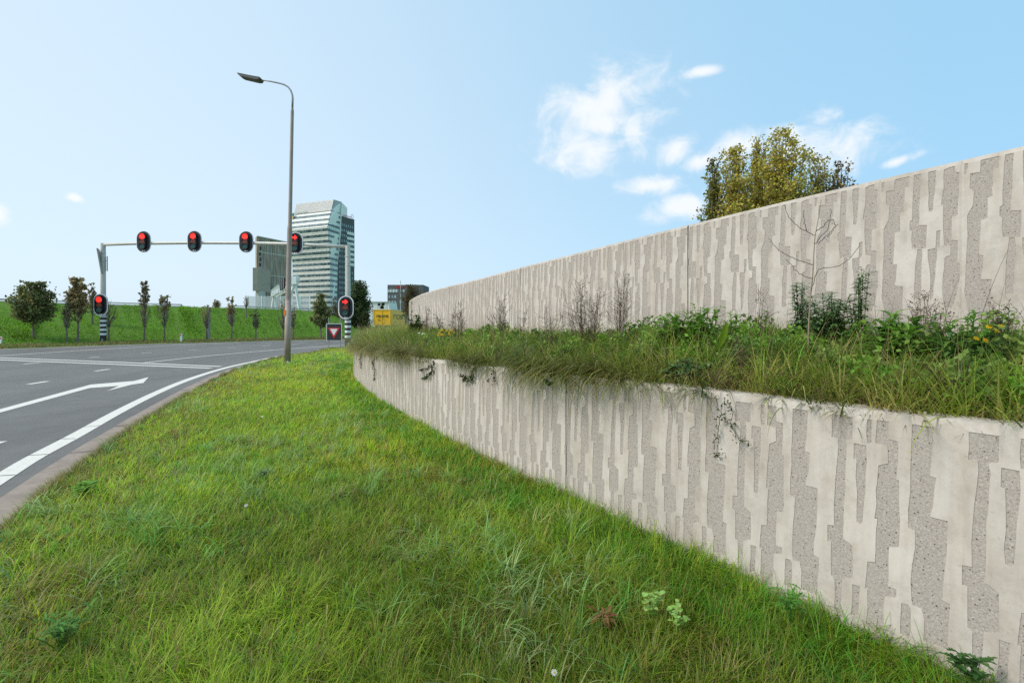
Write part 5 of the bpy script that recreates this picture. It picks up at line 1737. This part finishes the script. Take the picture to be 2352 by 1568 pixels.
def leafy_weed(name, label, x, off, ytop, halfw, n_stem, n_leaf, L, W, cols, seed, lobes=0, group=None, upright=0.8, droop=0.0, zoff=0.0):
    rng = np.random.default_rng(seed)
    s, X, Y, z = spot(x, off)
    H = max(0.12, zz(ytop, Y) - z)
    root = empty(name, (X, Y, z + zoff), label, "plant", group)
    r = halfw / F * Y
    sb, lb = MB(), MB()
    for k in range(n_stem):
        a = rng.uniform(0, 6.28); rr = r * math.sqrt(rng.random())
        h = H * rng.uniform(0.55, 1.0) if k else H
        tip = np.array([math.cos(a) * rr, math.sin(a) * rr, h]) if k else np.array([0.02, 0, H])
        pl = bez(np.array([tip[0] * 0.3, tip[1] * 0.3, -0.03]), np.array([tip[0] * 0.6, tip[1] * 0.6, h * 0.6]), tip, 7)
        if droop:
            pl[:, 2] -= droop * (np.linspace(0, 1, 7) ** 2) * H
        sc = palette(1, cols, None, 0.1, rng)[0] * 0.8
        sb.tube(pl, np.linspace(0.004, 0.0018, 7), 4, 0, sc, cap=False)
        for q in range(n_leaf):
            t = rng.uniform(0.12, 1.0); j = t * 6; i = int(min(5, j)); p = pl[i] + (pl[i + 1] - pl[i]) * (j - i)
            al = rng.uniform(0, 6.28)
            dv = np.array([math.cos(al), math.sin(al), rng.uniform(-0.1, upright)])
            leaf_shape(lb, p, dv, np.array([0, 0, 1.0]), L * rng.uniform(0.6, 1.25) * (1.15 - 0.55 * t), W * rng.uniform(0.7, 1.2) * (1.15 - 0.5 * t), palette(1, cols, None, 0.18, rng)[0], 0.45, lobes)
    sb.build("stem", M["twig"], root, color=True)
    lb.build("leaves", M["leaf"], root, color=True)
    return root


def dry_weed(label, x, off, ytop, halfw, n_stem, seed, tone=(0.11, 0.077, 0.052), n_br=8, lean=0.0, heads=True, name="dry_weed", group="dry seeded weeds in the planter", rstem=0.003):
    rng = np.random.default_rng(seed)
    s, X, Y, z = spot(x, off)
    H = zz(ytop, Y) - z
    root = empty(name, (X, Y, z), label, "dry weed", group)
    r = halfw / F * Y
    sb, hb_ = MB(), MB()
    n_stem = n_stem if n_stem < 3 else int(n_stem * 1.15)
    th = max(rstem * 0.65, 0.00045 * Y)
    for k in range(n_stem):
        a = rng.uniform(0, 6.28); rr = r * math.sqrt(rng.random()); h = H * (1.0 if k == 0 else rng.uniform(0.5, 0.98))
        tip = np.array([math.cos(a) * rr + lean * h, math.sin(a) * rr * 0.6, h])
        pl = bez(np.array([tip[0] * 0.45, tip[1] * 0.45, -0.03]), np.array([tip[0] * 0.6 + rng.normal(0, 0.04), tip[1] * 0.6, h * 0.55]), tip, 7)
        c = np.array(tone) * rng.uniform(0.7, 1.5)
        sb.tube(pl, np.linspace(th * 1.2, th * 0.5, 7), 4, 0, c, cap=False)
        for q in range(n_br):
            t = rng.uniform(0.3, 0.98); j = t * 6; i = int(min(5, j)); p = pl[i] + (pl[i + 1] - pl[i]) * (j - i)
            dv = np.array([rng.normal(0, 0.7), rng.normal(0, 0.5), rng.uniform(0.3, 1.1)]); dv /= np.linalg.norm(dv)
            ln = H * rng.uniform(0.1, 0.32) * (1.2 - 0.5 * t)
            e = p + dv * ln; bp = bez(p, p + dv * ln * 0.5 + np.array([0, 0, 0.04 * ln]), e, 4)
            sb.tube(bp, np.linspace(th * 0.7, th * 0.35, 4), 3, 0, c, cap=False)
            if heads:
                m_ = 4
                cc = np.array([bp[min(3, int(u * 3.99))] for u in rng.uniform(0.3, 1, m_)]) + rng.normal(0, 0.012, (m_, 3))
                leaf_quads(sb, cc, max(0.012, 0.002 * Y), palette(m_, [tone, (0.15, 0.105, 0.07), (0.08, 0.055, 0.04)], None, 0.2, rng), rng)
    sb.build("stems", M["twig"], root, color=True)
    return root


FRESH = [(0.14, 0.29, 0.03), (0.18, 0.35, 0.045), (0.10, 0.23, 0.03), (0.21, 0.38, 0.07)]
BLUEG = [(0.13, 0.25, 0.10), (0.18, 0.30, 0.13), (0.10, 0.20, 0.08), (0.24, 0.35, 0.16)]
DARKG = [(0.12, 0.24, 0.065), (0.16, 0.29, 0.09), (0.09, 0.19, 0.055)]
leafy_weed("thistle_plant", "bright green toothed weed left of the tall wall's dark joint", 1545, 0.95, 715, 46, 26, 13, 0.15, 0.055, FRESH, 301, 4, "bright green toothed weeds")
leafy_weed("thistle_plant", "bright green toothed weed with tall shoot right of the tall wall's dark joint", 1612, 1.0, 698, 46, 26, 13, 0.15, 0.055, FRESH, 302, 4, "bright green toothed weeds")
leafy_weed("thistle_plant", "small green toothed weed right of the big toothed weed", 1688, 1.15, 712, 20, 9, 11, 0.12, 0.045, FRESH, 303, 4, "bright green toothed weeds")
leafy_weed("thistle_plant", "bright green toothed weed right of the dark feathery plants", 2058, 1.0, 722, 55, 20, 12, 0.18, 0.065, FRESH, 304, 4, "bright green toothed weeds")
leafy_weed("thistle_plant", "green toothed weed near the right edge beside yellow flowers", 2215, 0.9, 722, 70, 26, 12, 0.17, 0.035, FRESH + DARKG, 305, 3, "bright green toothed weeds")
leafy_weed("feathery_plant", "pale green upright feathery plant left of the bare sapling", 1838, 1.3, 645, 18, 7, 90, 0.085, 0.02, BLUEG, 306, 0, "feathery plants against the tall wall", 0.5)
leafy_weed("feathery_plant", "dense dark feathery plant just right of the bare sapling", 1905, 1.35, 668, 50, 20, 70, 0.095, 0.024, DARKG + BLUEG, 307, 0, "feathery plants against the tall wall", 0.4)
leafy_weed("feathery_plant", "tallest dark feathery plant with brown pointed tip", 1972, 1.3, 612, 44, 11, 60, 0.085, 0.018, DARKG + [(0.07, 0.07, 0.03)], 308, 0, "feathery plants against the tall wall", 0.5)
leafy_weed("willow_shoot", "small green shoot near the right edge by the tall wall", 2310, 1.3, 700, 16, 4, 22, 0.1, 0.016, DARKG, 309, 0, None, 0.7)
leafy_weed("green_shrub", "small leafy shrub at the left end of the tall wall", 955, 1.2, 722, 22, 16, 34, 0.17, 0.06, [(0.07, 0.13, 0.025), (0.10, 0.17, 0.04), (0.05, 0.095, 0.02)], 310, 0, None, 0.8)
leafy_weed("green_shrub", "pale sparse twig with leaves rising beside the tall wall's left end", 945, 1.5, 678, 8, 3, 16, 0.14, 0.05, [(0.16, 0.2, 0.10), (0.11, 0.15, 0.06)], 311, 0, None, 0.6)
leafy_weed("bushy_plant", "dark bushy plant spilling over the low wall's lip, right of the brown thatch", 1575, 0.28, 806, 60, 34, 34, 0.08, 0.04, DARKG + BLUEG, 312, 2, None, 0.4, 0.25)
leafy_weed("bushy_plant", "dark grassy clump hanging over the far left part of the low wall", 896, 0.12, 778, 18, 18, 14, 0.28, 0.02, DARKG, 313, 0, None, 0.1, 0.9)
leafy_weed("burdock_plant", "low plant with broad grey-green leaves in the middle of the planter", 1290, 0.45, 800, 34, 8, 5, 0.22, 0.11, [(0.06, 0.095, 0.035), (0.085, 0.125, 0.05)], 314, 0, None, 0.5)
for k, (x, o_, yt, hw, ns, lab) in enumerate([
    (1052, 0.9, 690, 18, 9, "dry brown weed clump nearest the tall wall's left part"), (1148, 0.9, 668, 20, 9, "dry brown weed with tall thin stalks left of the big dry clump"),
    (1350, 0.85, 642, 58, 26, "largest dry brown seeded weed clump in the middle of the planter"), (1425, 1.0, 630, 34, 14, "tall dry weed clump just right of the largest one"),
    (1262, 0.7, 706, 32, 10, "short dry weed left of the largest dry clump"), (1205, 1.3, 716, 12, 5, "small thin dry weed between two taller dry clumps"),
    (1752, 1.3, 670, 12, 5, "thin dry stalks against the tall wall right of the joint"), (2108, 1.3, 672, 26, 10, "dry reddish weed right of the feathery plants"),
    (2165, 1.0, 690, 30, 9, "dry branching weed in front of the tall wall near the right edge"), (980, 1.1, 702, 10, 5, "dry stalks rising beside the leafy shrub"), (1010, 1.3, 712, 9, 4, "short dry stalks right of the leafy shrub"),
    (1705, 0.5, 770, 14, 6, "low dry brown tangle behind the hanging creeper"), (2290, 1.2, 690, 24, 8, "dry weed tangle at the right edge of the photo"), (860, 0.7, 735, 26, 14, "straw coloured tall grass heads at the planter's left end"),
]):
    tone = (0.30, 0.23, 0.11) if "straw" in lab else (0.11, 0.077, 0.052)
    dry_weed(lab, x, o_, yt, hw, ns, 400 + k, tone)
# single stalks leaning across the tall wall
dry_weed("long single dry stalk leaning right across the tall wall near the right edge", 2150, 1.2, 572, 4, 1, 431, (0.07, 0.05, 0.04), 0, 0.62, False, "leaning_stalk", None)
dry_weed("short dark stalk leaning left against the tall wall right of the joint", 1772, 1.3, 650, 3, 1, 432, (0.06, 0.045, 0.04), 2, -0.18, False, "leaning_stalk", None)

# bare sapling before the tall wall
s, X, Y, z = spot(1855, 0.75)
sp = empty("bare_sapling", (X, Y, z), "slender leafless sapling with few curved branches in front of the tall wall", "sapling")
def srel(x, y, dy=0.0):
    return np.array([gx(x, Y + dy) - X, dy, zz(y, Y + dy) - z])
base_pt = np.array([0, 0, -0.05])
tr_ = [base_pt, srel(1857, 760), srel(1861, 690), srel(1866, 640), srel(1869, 590), srel(1872, 545), srel(1880, 500), srel(1886, 458)]
b = MB(); b.tube(spline(tr_, 4), np.linspace(0.0055, 0.0015, 29), 6, 0, (0.30, 0.23, 0.16)); b.build("trunk", M["twig"], sp, color=True)
for pl in ([(1869, 607), (1845, 602), (1820, 592), (1790, 575), (1765, 548)], [(1872, 540), (1852, 532), (1830, 518), (1812, 498), (1800, 470)], [(1871, 560), (1885, 545), (1898, 530), (1905, 512), (1908, 480)],
           [(1874, 532), (1890, 520), (1905, 505), (1917, 512), (1914, 530), (1900, 545)], [(1862, 668), (1880, 622), (1920, 612), (1950, 595), (1975, 560)], [(1866, 640), (1845, 632), (1825, 618), (1805, 595)],
           [(1880, 560), (1900, 540), (1925, 515)], [(1853, 530), (1848, 508), (1846, 485)]):
    q = [srel(x, y, 0.04 * i - 0.03) for i, (x, y) in enumerate(pl)]
    q = spline(q, 5); q[1:-1] += np.random.default_rng(len(q)).normal(0, 0.003, q[1:-1].shape)
    b = MB(); b.tube(q, np.linspace(0.0024, 0.0016, len(q)), 5, 0, (0.06, 0.046, 0.042))
    b.build("branch", M["twig"], sp, color=True)


# single broad leaves
def broad_leaf(label, x, off, ytop, L, W, col, dirx, curl, seed):
    s, X, Y, z = spot(x, off)
    root = empty("dock_leaf", (X, Y, z), label, "leaf", None)
    lb = MB(); h = zz(ytop, Y) - z
    leaf_shape(lb, np.array([0, 0, h - L * max(dirx[2], 0.05)]), np.array(dirx), np.array([0.1, -1.0, 0.2]) if dirx[2] > 0.6 else np.array([0, 0, 1.0]), L, W, col, curl)
    lb.build("blade", M["leaf"], root, color=True)
    sb = MB(); sb.tube([(0, 0, -0.03), (0, 0, h - L * max(dirx[2], 0.05))], [0.005, 0.003], 5, 0, np.array(col) * 0.7); sb.build("stalk", M["twig"], root, color=True)
broad_leaf("upright yellow-green broad leaf in front of the toothed weeds", 1652, 0.5, 735, 0.20, 0.055, (0.20, 0.30, 0.02), (0.25, 0.05, 1.0), 0.1, 1)
broad_leaf("flat pale broad leaf lying out over the grass", 1520, 0.35, 798, 0.16, 0.045, (0.24, 0.30, 0.09), (1.0, -0.2, 0.12), 0.25, 2)
broad_leaf("dark drooping broad leaf over the low wall's lip", 1268, 0.06, 868, 0.15, 0.11, (0.05, 0.10, 0.03), (-0.3, -0.9, -0.3), 0.3, 3)
# bluish reed tuft
s, X, Y, z = spot(1195, 0.3)
rt = empty("reed_tuft", (X, Y, z), "tuft of pale blue-green arching blades in the middle of the planter", "plant")
b = MB(); r_ = np.random.default_rng(77); N = 60
blades(b, np.column_stack([r_.normal(0, 0.12, N), r_.normal(0, 0.06, N), np.zeros(N)]), r_.normal(-1.2, 0.9, N), r_.uniform(0.3, 0.55, N), np.full(N, 0.012), r_.uniform(0.1, 0.5, N), r_.uniform(0.9, 1.9, N), palette(N, [(0.14, 0.21, 0.10), (0.18, 0.25, 0.13), (0.11, 0.17, 0.07)], None, 0.1, r_), 6)
b.build("blades", M["grass"], rt, color=True)


def flower_plant(label, x, off, ytop, halfw, n, col, seed, r=0.016, petals=8, centre=None):
    rng = np.random.default_rng(seed)
    s, X, Y, z = spot(x, off)
    H = zz(ytop, Y) - z
    root = empty("flowering_plant", (X, Y, z), label, "flower", None)
    sb = MB(); rr = max(r, 0.0028 * Y)
    for k in range(n):
        a = np.array([rng.normal(0, 1) * halfw / F * Y * 0.7, rng.normal(0, 0.05), H * rng.uniform(0.72, 1.0)])
        sb.tube(bez(np.array([0, 0, -0.03]), np.array([a[0] * 0.3, 0, a[2] * 0.6]), a, 5), np.linspace(0.003, 0.0015, 5), 4, 0, (0.06, 0.10, 0.025), cap=False)
        fb = MB()
        tiltv = np.array([rng.normal(0, 0.4), -0.7, 0.8]); tiltv /= np.linalg.norm(tiltv)
        e1 = np.cross(tiltv, [1, 0, 0]); e1 /= np.linalg.norm(e1); e2 = np.cross(tiltv, e1)
        for q in range(petals):
            t = q / petals * 2 * math.pi
            d = e1 * math.cos(t) + e2 * math.sin(t); sd = np.cross(d, tiltv)
            fb.add([a + d * rr * 0.25 - sd * rr * 0.12, a + d * rr * 0.7 - sd * rr * 0.22, a + d * rr, a + d * rr * 0.7 + sd * rr * 0.22, a + d * rr * 0.25 + sd * rr * 0.12], [(0, 1, 2, 3, 4)], 0, np.array(col) * rng.uniform(0.85, 1.1))
        cc = centre or tuple(np.array(col) * 0.7)
        th_ = np.linspace(0, 2 * math.pi, 8, endpoint=False)
        fb.add([a + tiltv * rr * 0.12 + (e1 * math.cos(t) + e2 * math.sin(t)) * rr * 0.32 for t in th_], [tuple(range(8))], 0, cc)
        fb.build("flower", M["leaf"], root, color=True)
    sb.build("stem", M["twig"], root, color=True)
    return root


YEL = (0.75, 0.46, 0.01)
flower_plant("cluster of yellow flowers near the left end of the planter", 1026, 0.7, 757, 22, 22, YEL, 501, 0.014)
flower_plant("yellow flower cluster near the photo's right edge", 2270, 0.75, 742, 10, 6, YEL, 502, 0.017)
flower_plant("single small yellow flower left of the right-hand yellow cluster", 2205, 0.8, 766, 3, 1, YEL, 503, 0.016)
flower_plant("lone yellow flower standing above the right-hand yellow cluster", 2290, 0.9, 733, 3, 2, YEL, 504, 0.015)
flower_plant("small white flowers beside the leafy shrub at the planter's left", 974, 0.75, 762, 9, 6, (0.8, 0.8, 0.74), 505, 0.02)


# creepers hanging down the face of the low wall
def creeper(label, lines, seed, dens=9, size=0.018, cols=None):
    rng = np.random.default_rng(seed)
    x0, y0 = lines[0][0]
    s0_ = float(s_at(x0, 0)); X0_, Y0_ = wall_xy(s0_, -0.02)
    root = empty("creeper", (float(X0_), float(Y0_), float(ztop_low(s0_))), label, "creeper", None)
    sb, lb = MB(), MB()
    org = np.array([float(X0_), float(Y0_), float(ztop_low(s0_))])
    for L in lines:
        P3_ = []
        for k, (x, y) in enumerate(L):
            s = float(s_at(x, 0)); X, Y = wall_xy(s, -0.025 if k else 0.03)
            P3_.append(np.array([float(X), float(Y), float(zz(y, float(Y)))]) - org)
        P3_ = np.array(P3_)
        t = np.linspace(0, len(P3_) - 1, len(P3_) * 4)
        Q = np.stack([np.interp(t, np.arange(len(P3_)), P3_[:, q]) for q in range(3)], 1)
        Q[1:-1] += rng.normal(0, 0.004, Q[1:-1].shape)
        sb.tube(Q, [max(0.0022, 0.0005 * org[1])] * len(Q), 4, 0, (0.06, 0.05, 0.03), cap=False)
        n = dens * len(P3_)
        ce = Q[rng.integers(0, len(Q), n)] + rng.normal(0, 0.012, (n, 3)) + np.array([-0.01, -0.012, 0])
        leaf_quads(lb, ce, size, palette(n, cols or [(0.06, 0.095, 0.025), (0.08, 0.11, 0.03), (0.05, 0.07, 0.02)], None, 0.2, rng), rng)
    sb.build("stem", M["twig"], root, color=True); lb.build("leaves", M["leaf"], root, color=True)
creeper("creeper hanging in two strands down the low wall, right of its dark joint", [[(1662, 905), (1664, 935), (1658, 962), (1655, 985), (1650, 1005), (1645, 1030)], [(1662, 912), (1682, 930), (1688, 945), (1684, 975), (1696, 1000), (1705, 1010), (1725, 1013)], [(1660, 950), (1672, 970), (1690, 975)], [(1645, 1042), (1652, 1044), (1660, 1043)]], 601, 9, 0.016)
creeper("creeper with upturned tips hanging left of the low wall's middle", [[(996, 826), (998, 845), (994, 858), (985, 868)], [(992, 838), (980, 848), (968, 850)], [(997, 850), (990, 862), (976, 868)]], 602, 16, 0.035)
creeper("creeper hanging down the low wall beside the upturned one", [[(1091, 838), (1093, 855), (1090, 872)], [(1090, 862), (1078, 868), (1064, 862)], [(1091, 868), (1080, 875), (1070, 872)]], 603, 16, 0.032)
creeper("short dry creeper left of the thick grass overhang", [[(1136, 846), (1134, 860), (1128, 872)], [(1136, 852), (1141, 866), (1140, 874)]], 604, 8, 0.026, [(0.09, 0.06, 0.05), (0.12, 0.09, 0.06)])
creeper("thin straw strands hanging at the low wall's far left end", [[(832, 806), (830, 824), (832, 845)], [(862, 806), (860, 830), (864, 850), (862, 872)], [(868, 806), (866, 826)]], 605, 9, 0.05, [(0.22, 0.19, 0.08), (0.15, 0.14, 0.05)])


# ------------------------------------------------------------------ small plants on the lawn
def lawn_plant(label, x, y, n_stem, L, W, H, spread, cols, seed, lobes=3, name="lawn_weed", group=None, n_leaf=7):
    rng = np.random.default_rng(seed)
    X, Y = gp(x, y + H / (F * CH / (y - HZ)) * F * 0.0 + H * F / (F * CH / (y - HZ)))
    root = empty(name, (X, Y, 0.03), label, "plant", group)
    sb, lb = MB(), MB()
    for k in range(n_stem):
        a = rng.uniform(0, 6.28); tip = np.array([math.cos(a) * spread * rng.random(), math.sin(a) * spread * rng.random(), H * rng.uniform(0.75, 1.05)])
        pl = bez(np.array([0, 0, -0.02]), tip * [0.4, 0.4, 0.6], tip, 6)
        sb.tube(pl, np.linspace(0.003, 0.0016, 6), 4, 0, np.array(cols[0]) * 0.8, cap=False)
        for q in range(n_leaf):
            i = int(rng.integers(3, 6)); al = rng.uniform(0, 6.28)
            leaf_shape(lb, pl[i], (math.cos(al), math.sin(al), rng.uniform(0, 0.5)), np.array([0, 0, 1.0]), L * rng.uniform(0.7, 1.2), W * rng.uniform(0.8, 1.2), palette(1, cols, None, 0.1, rng)[0], 0.3, lobes)
    sb.build("stem", M["twig"], root, color=True); lb.build("leaves", M["leaf"], root, color=True)
PALE = [(0.34, 0.54, 0.13), (0.42, 0.60, 0.17)]
lawn_plant("pale green round leafy sprig in the lawn near the low wall", 1496, 1384, 4, 0.03, 0.03, 0.17, 0.05, PALE, 701, 0, "lawn_weed", "pale sprigs in the lawn", 8)
lawn_plant("wider pale green leafy sprig to the right of the round one in the lawn", 1553, 1412, 7, 0.025, 0.024, 0.16, 0.09, PALE, 702, 0, "lawn_weed", "pale sprigs in the lawn", 6)
lawn_plant("dark ferny plant at the left in the lower lawn", 145, 1440, 14, 0.055, 0.016, 0.17, 0.13, [(0.11, 0.26, 0.05), (0.14, 0.30, 0.06)], 703, 4, "lawn_weed")
lawn_plant("broad-leaved dock rosette beside the kerb", 190, 1126, 6, 0.09, 0.035, 0.10, 0.10, [(0.17, 0.34, 0.04), (0.21, 0.38, 0.06)], 704, 0, "lawn_weed")
lawn_plant("grey-green rosette in the middle of the lawn", 608, 1085, 8, 0.075, 0.02, 0.11, 0.12, [(0.20, 0.33, 0.12), (0.25, 0.37, 0.15)], 705, 3, "lawn_weed")
lawn_plant("reddish withered dock in the lawn left of the pale sprigs", 1385, 1425, 3, 0.075, 0.016, 0.11, 0.05, [(0.24, 0.10, 0.045), (0.30, 0.14, 0.06)], 706, 0, "lawn_weed")
lawn_plant("small dark weed against the foot of the low wall", 1815, 1375, 5, 0.07, 0.02, 0.24, 0.07, [(0.10, 0.27, 0.04), (0.13, 0.31, 0.06)], 707, 3, "lawn_weed")
lawn_plant("dark pointed weed at the wall foot in the lower right corner", 2232, 1535, 5, 0.07, 0.03, 0.22, 0.05, [(0.07, 0.16, 0.04), (0.09, 0.19, 0.05)], 708, 3, "lawn_weed")


def lawn_flower(label, x, y, H, r, petal, centre, seed, n=12):
    rng = np.random.default_rng(seed)
    Yd = F * (CH - H) / (y - HZ); X = (x - CX) / F * Yd
    root = empty("daisy", (X, Yd, 0.03), label, "flower", None)
    a = np.array([0, 0, H - 0.03]); fb = MB()
    t0 = np.array([0, -0.5, 0.85]); t0 /= np.linalg.norm(t0); e1 = np.array([1.0, 0, 0]); e2 = np.cross(t0, e1)
    for q in range(n):
        t = q / n * 2 * math.pi; d = e1 * math.cos(t) + e2 * math.sin(t); sd = np.cross(d, t0)
        fb.add([a + d * r * .3 - sd * r * .1, a + d * r * .8 - sd * r * .14, a + d * r, a + d * r * .8 + sd * r * .14, a + d * r * .3 + sd * r * .1], [(0, 1, 2, 3, 4)], 0, petal)
    fb.build("petals", M["leaf"], root, color=True)
    cb = MB(); cb.add([a + t0 * r * .12 + (e1 * math.cos(t) + e2 * math.sin(t)) * r * .3 for t in np.linspace(0, 2 * math.pi, 9, endpoint=False)], [tuple(range(9))], 0, centre); cb.build("centre", M["leaf"], root, color=True)
    sb = MB(); sb.tube([(0, 0, -0.02), a], [0.002, 0.0015], 4, 0, (0.08, 0.15, 0.03)); sb.build("stem", M["twig"], root, color=True)
lawn_flower("white daisy with yellow centre at the bottom of the lawn", 1273, 1543, 0.17, 0.014, (0.8, 0.8, 0.78), (0.75, 0.45, 0.02), 801)
lawn_flower("small pinkish white flower in the left part of the lawn", 565, 1160, 0.16, 0.017, (0.75, 0.66, 0.72), (0.6, 0.55, 0.4), 802, 9)
lawn_flower("tiny white flower in the upper lawn left of its middle", 602, 956, 0.15, 0.024, (0.8, 0.8, 0.78), (0.7, 0.6, 0.3), 803, 9)

# ------------------------------------------------------------------ sky and light
SUN_EL, SUN_AZ = rad(44), rad(-112)
w = bpy.data.worlds.new("World"); scene.world = w; w.use_nodes = True
nt = w.node_tree
bg = nt.nodes["Background"]
sky = nt.nodes.new("ShaderNodeTexSky"); sky.sky_type = 'NISHITA'; sky.sun_disc = False
sky.sun_elevation = SUN_EL; sky.sun_rotation = SUN_AZ
sky.altitude = 0; sky.air_density = 1.0; sky.dust_density = 1.6; sky.ozone_density = 1.6
tc = nt.nodes.new("ShaderNodeTexCoord")


def math_n(op, a, b=None, clamp=False):
    n = nt.nodes.new("ShaderNodeMath"); n.operation = op; n.use_clamp = clamp
    for i, v in enumerate((a, b)):
        if v is None: continue
        if isinstance(v, (int, float)): n.inputs[i].default_value = v
        else: nt.links.new(v, n.inputs[i])
    return n.outputs[0]


def cloud_puff(x, y, wx, wy, rot=0.0):
    """soft patch of cloud round the bearing of pixel (x, y); wx, wy its half-sizes as angles"""
    d = Vector(((x - CX) / F, 1.0, (HZ - y) / F)).normalized()
    e1 = d.cross(Vector((0, 0, 1))).normalized(); e2 = e1.cross(d)
    c, s_ = math.cos(rot), math.sin(rot)
    a1, a2 = e1 * c + e2 * s_, e2 * c - e1 * s_
    outs = []
    for ax, hw in ((a1, wx / F), (a2, wy / F)):
        dt = nt.nodes.new("ShaderNodeVectorMath"); dt.operation = 'DOT_PRODUCT'
        nt.links.new(tc.outputs["Generated"], dt.inputs[0]); dt.inputs[1].default_value = ax
        q = math_n('DIVIDE', dt.outputs["Value"], hw)
        outs.append(math_n('MULTIPLY', q, q))
    r = math_n('SQRT', math_n('ADD', outs[0], outs[1]))
    fr_ = nt.nodes.new("ShaderNodeVectorMath"); fr_.operation = 'DOT_PRODUCT'
    nt.links.new(tc.outputs["Generated"], fr_.inputs[0]); fr_.inputs[1].default_value = d
    back_ = math_n('LESS_THAN', fr_.outputs["Value"], 0.0)
    return math_n('SUBTRACT', math_n('SUBTRACT', 1.0, r), math_n('MULTIPLY', back_, 20.0))


mask = None
for args in [(1400, 235, 165, 85, 0.15), (1352, 335, 165, 72, -0.12), (1385, 285, 135, 60, 0.0), (1450, 205, 120, 50, 0.1), (1550, 342, 72, 44, 0.45), (1700, 345, 120, 48, 0.2), (1620, 372, 70, 24, 0.1), (1885, 345, 135, 72, -0.2), (1790, 310, 60, 30, 0),
             (1500, 425, 105, 27, 0.0), (1570, 472, 95, 38, 0.25), (1612, 165, 46, 13, 0.0), (2060, 372, 46, 13, 0.2), (170, 455, 15, 9, -0.3), (0, 490, 15, 20, 0)]:
    p = cloud_puff(*args)
    mask = p if mask is None else math_n('MAXIMUM', mask, p)
nz = nt.nodes.new("ShaderNodeTexNoise"); nz.inputs["Scale"].default_value = 13; nz.inputs["Detail"].default_value = 10; nz.inputs["Roughness"].default_value = 0.62; nz.inputs["Distortion"].default_value = 0.5
mpn = nt.nodes.new("ShaderNodeMapping"); mpn.inputs["Scale"].default_value = (1, 1, 1.25)
nt.links.new(tc.outputs["Generated"], mpn.inputs[0]); nt.links.new(mpn.outputs[0], nz.inputs["Vector"])
dens = math_n('ADD', math_n('MULTIPLY', mask, 0.95), math_n('MULTIPLY', math_n('SUBTRACT', nz.outputs["Fac"], 0.5), 2.4))
mr = nt.nodes.new("ShaderNodeMapRange"); mr.interpolation_type = 'SMOOTHSTEP'; mr.inputs[1].default_value = 0.0; mr.inputs[2].default_value = 1.0
nt.links.new(dens, mr.inputs[0])
msk = nt.nodes.new("ShaderNodeMapRange"); msk.inputs[1].default_value = -0.35; msk.inputs[2].default_value = 0.15; nt.links.new(mask, msk.inputs[0])
cl = math_n('MULTIPLY', math_n('MULTIPLY', mr.outputs[0], msk.outputs[0], True), 0.85)
SKY_GAIN = 1.0
# thin high haze evens the sky out
tow = nt.nodes.new("ShaderNodeVectorMath"); tow.operation = 'DOT_PRODUCT'      # thicker, paler air towards the sun's side and the horizon
nt.links.new(tc.outputs["Generated"], tow.inputs[0]); tow.inputs[1].default_value = (-1, 0, -0.5)
air = nt.nodes.new("ShaderNodeMapRange"); air.interpolation_type = 'SMOOTHSTEP'; air.inputs[1].default_value = -1.05; air.inputs[2].default_value = 0.6
nt.links.new(tow.outputs["Value"], air.inputs[0])
hazec = mix(nt, (2.1, 3.9, 5.35), (4.15, 5.1, 5.85), air.outputs[0])
hz_ = mix(nt, sky.outputs[0], hazec, 0.85)
colr = mix(nt, hz_, (5.6, 5.68, 5.75), cl)
nt.links.new(colr, bg.inputs["Color"]); bg.inputs["Strength"].default_value = 0.1

sun = bpy.data.lights.new("sun", 'SUN'); so = bpy.data.objects.new("sun", sun); COL.objects.link(so)
sun.energy = 1.5; sun.angle = rad(16); sun.color = (1.0, 0.955, 0.89)
dv = Vector((math.sin(SUN_AZ) * math.cos(SUN_EL), math.cos(SUN_AZ) * math.cos(SUN_EL), math.sin(SUN_EL)))
so.rotation_euler = dv.to_track_quat('Z', 'Y').to_euler(); so.location = (-20, -10, 30)

scene.view_settings.view_transform = 'Standard'; scene.view_settings.look = 'None'
scene.view_settings.exposure = 0.85; scene.view_settings.gamma = 1.0
scene.render.engine = 'CYCLES'
scene.cycles.use_denoising = False
scene.cycles.max_bounces = 6; scene.cycles.diffuse_bounces = 3; scene.cycles.transparent_max_bounces = 8
scene.cycles.sample_clamp_indirect = 4.0
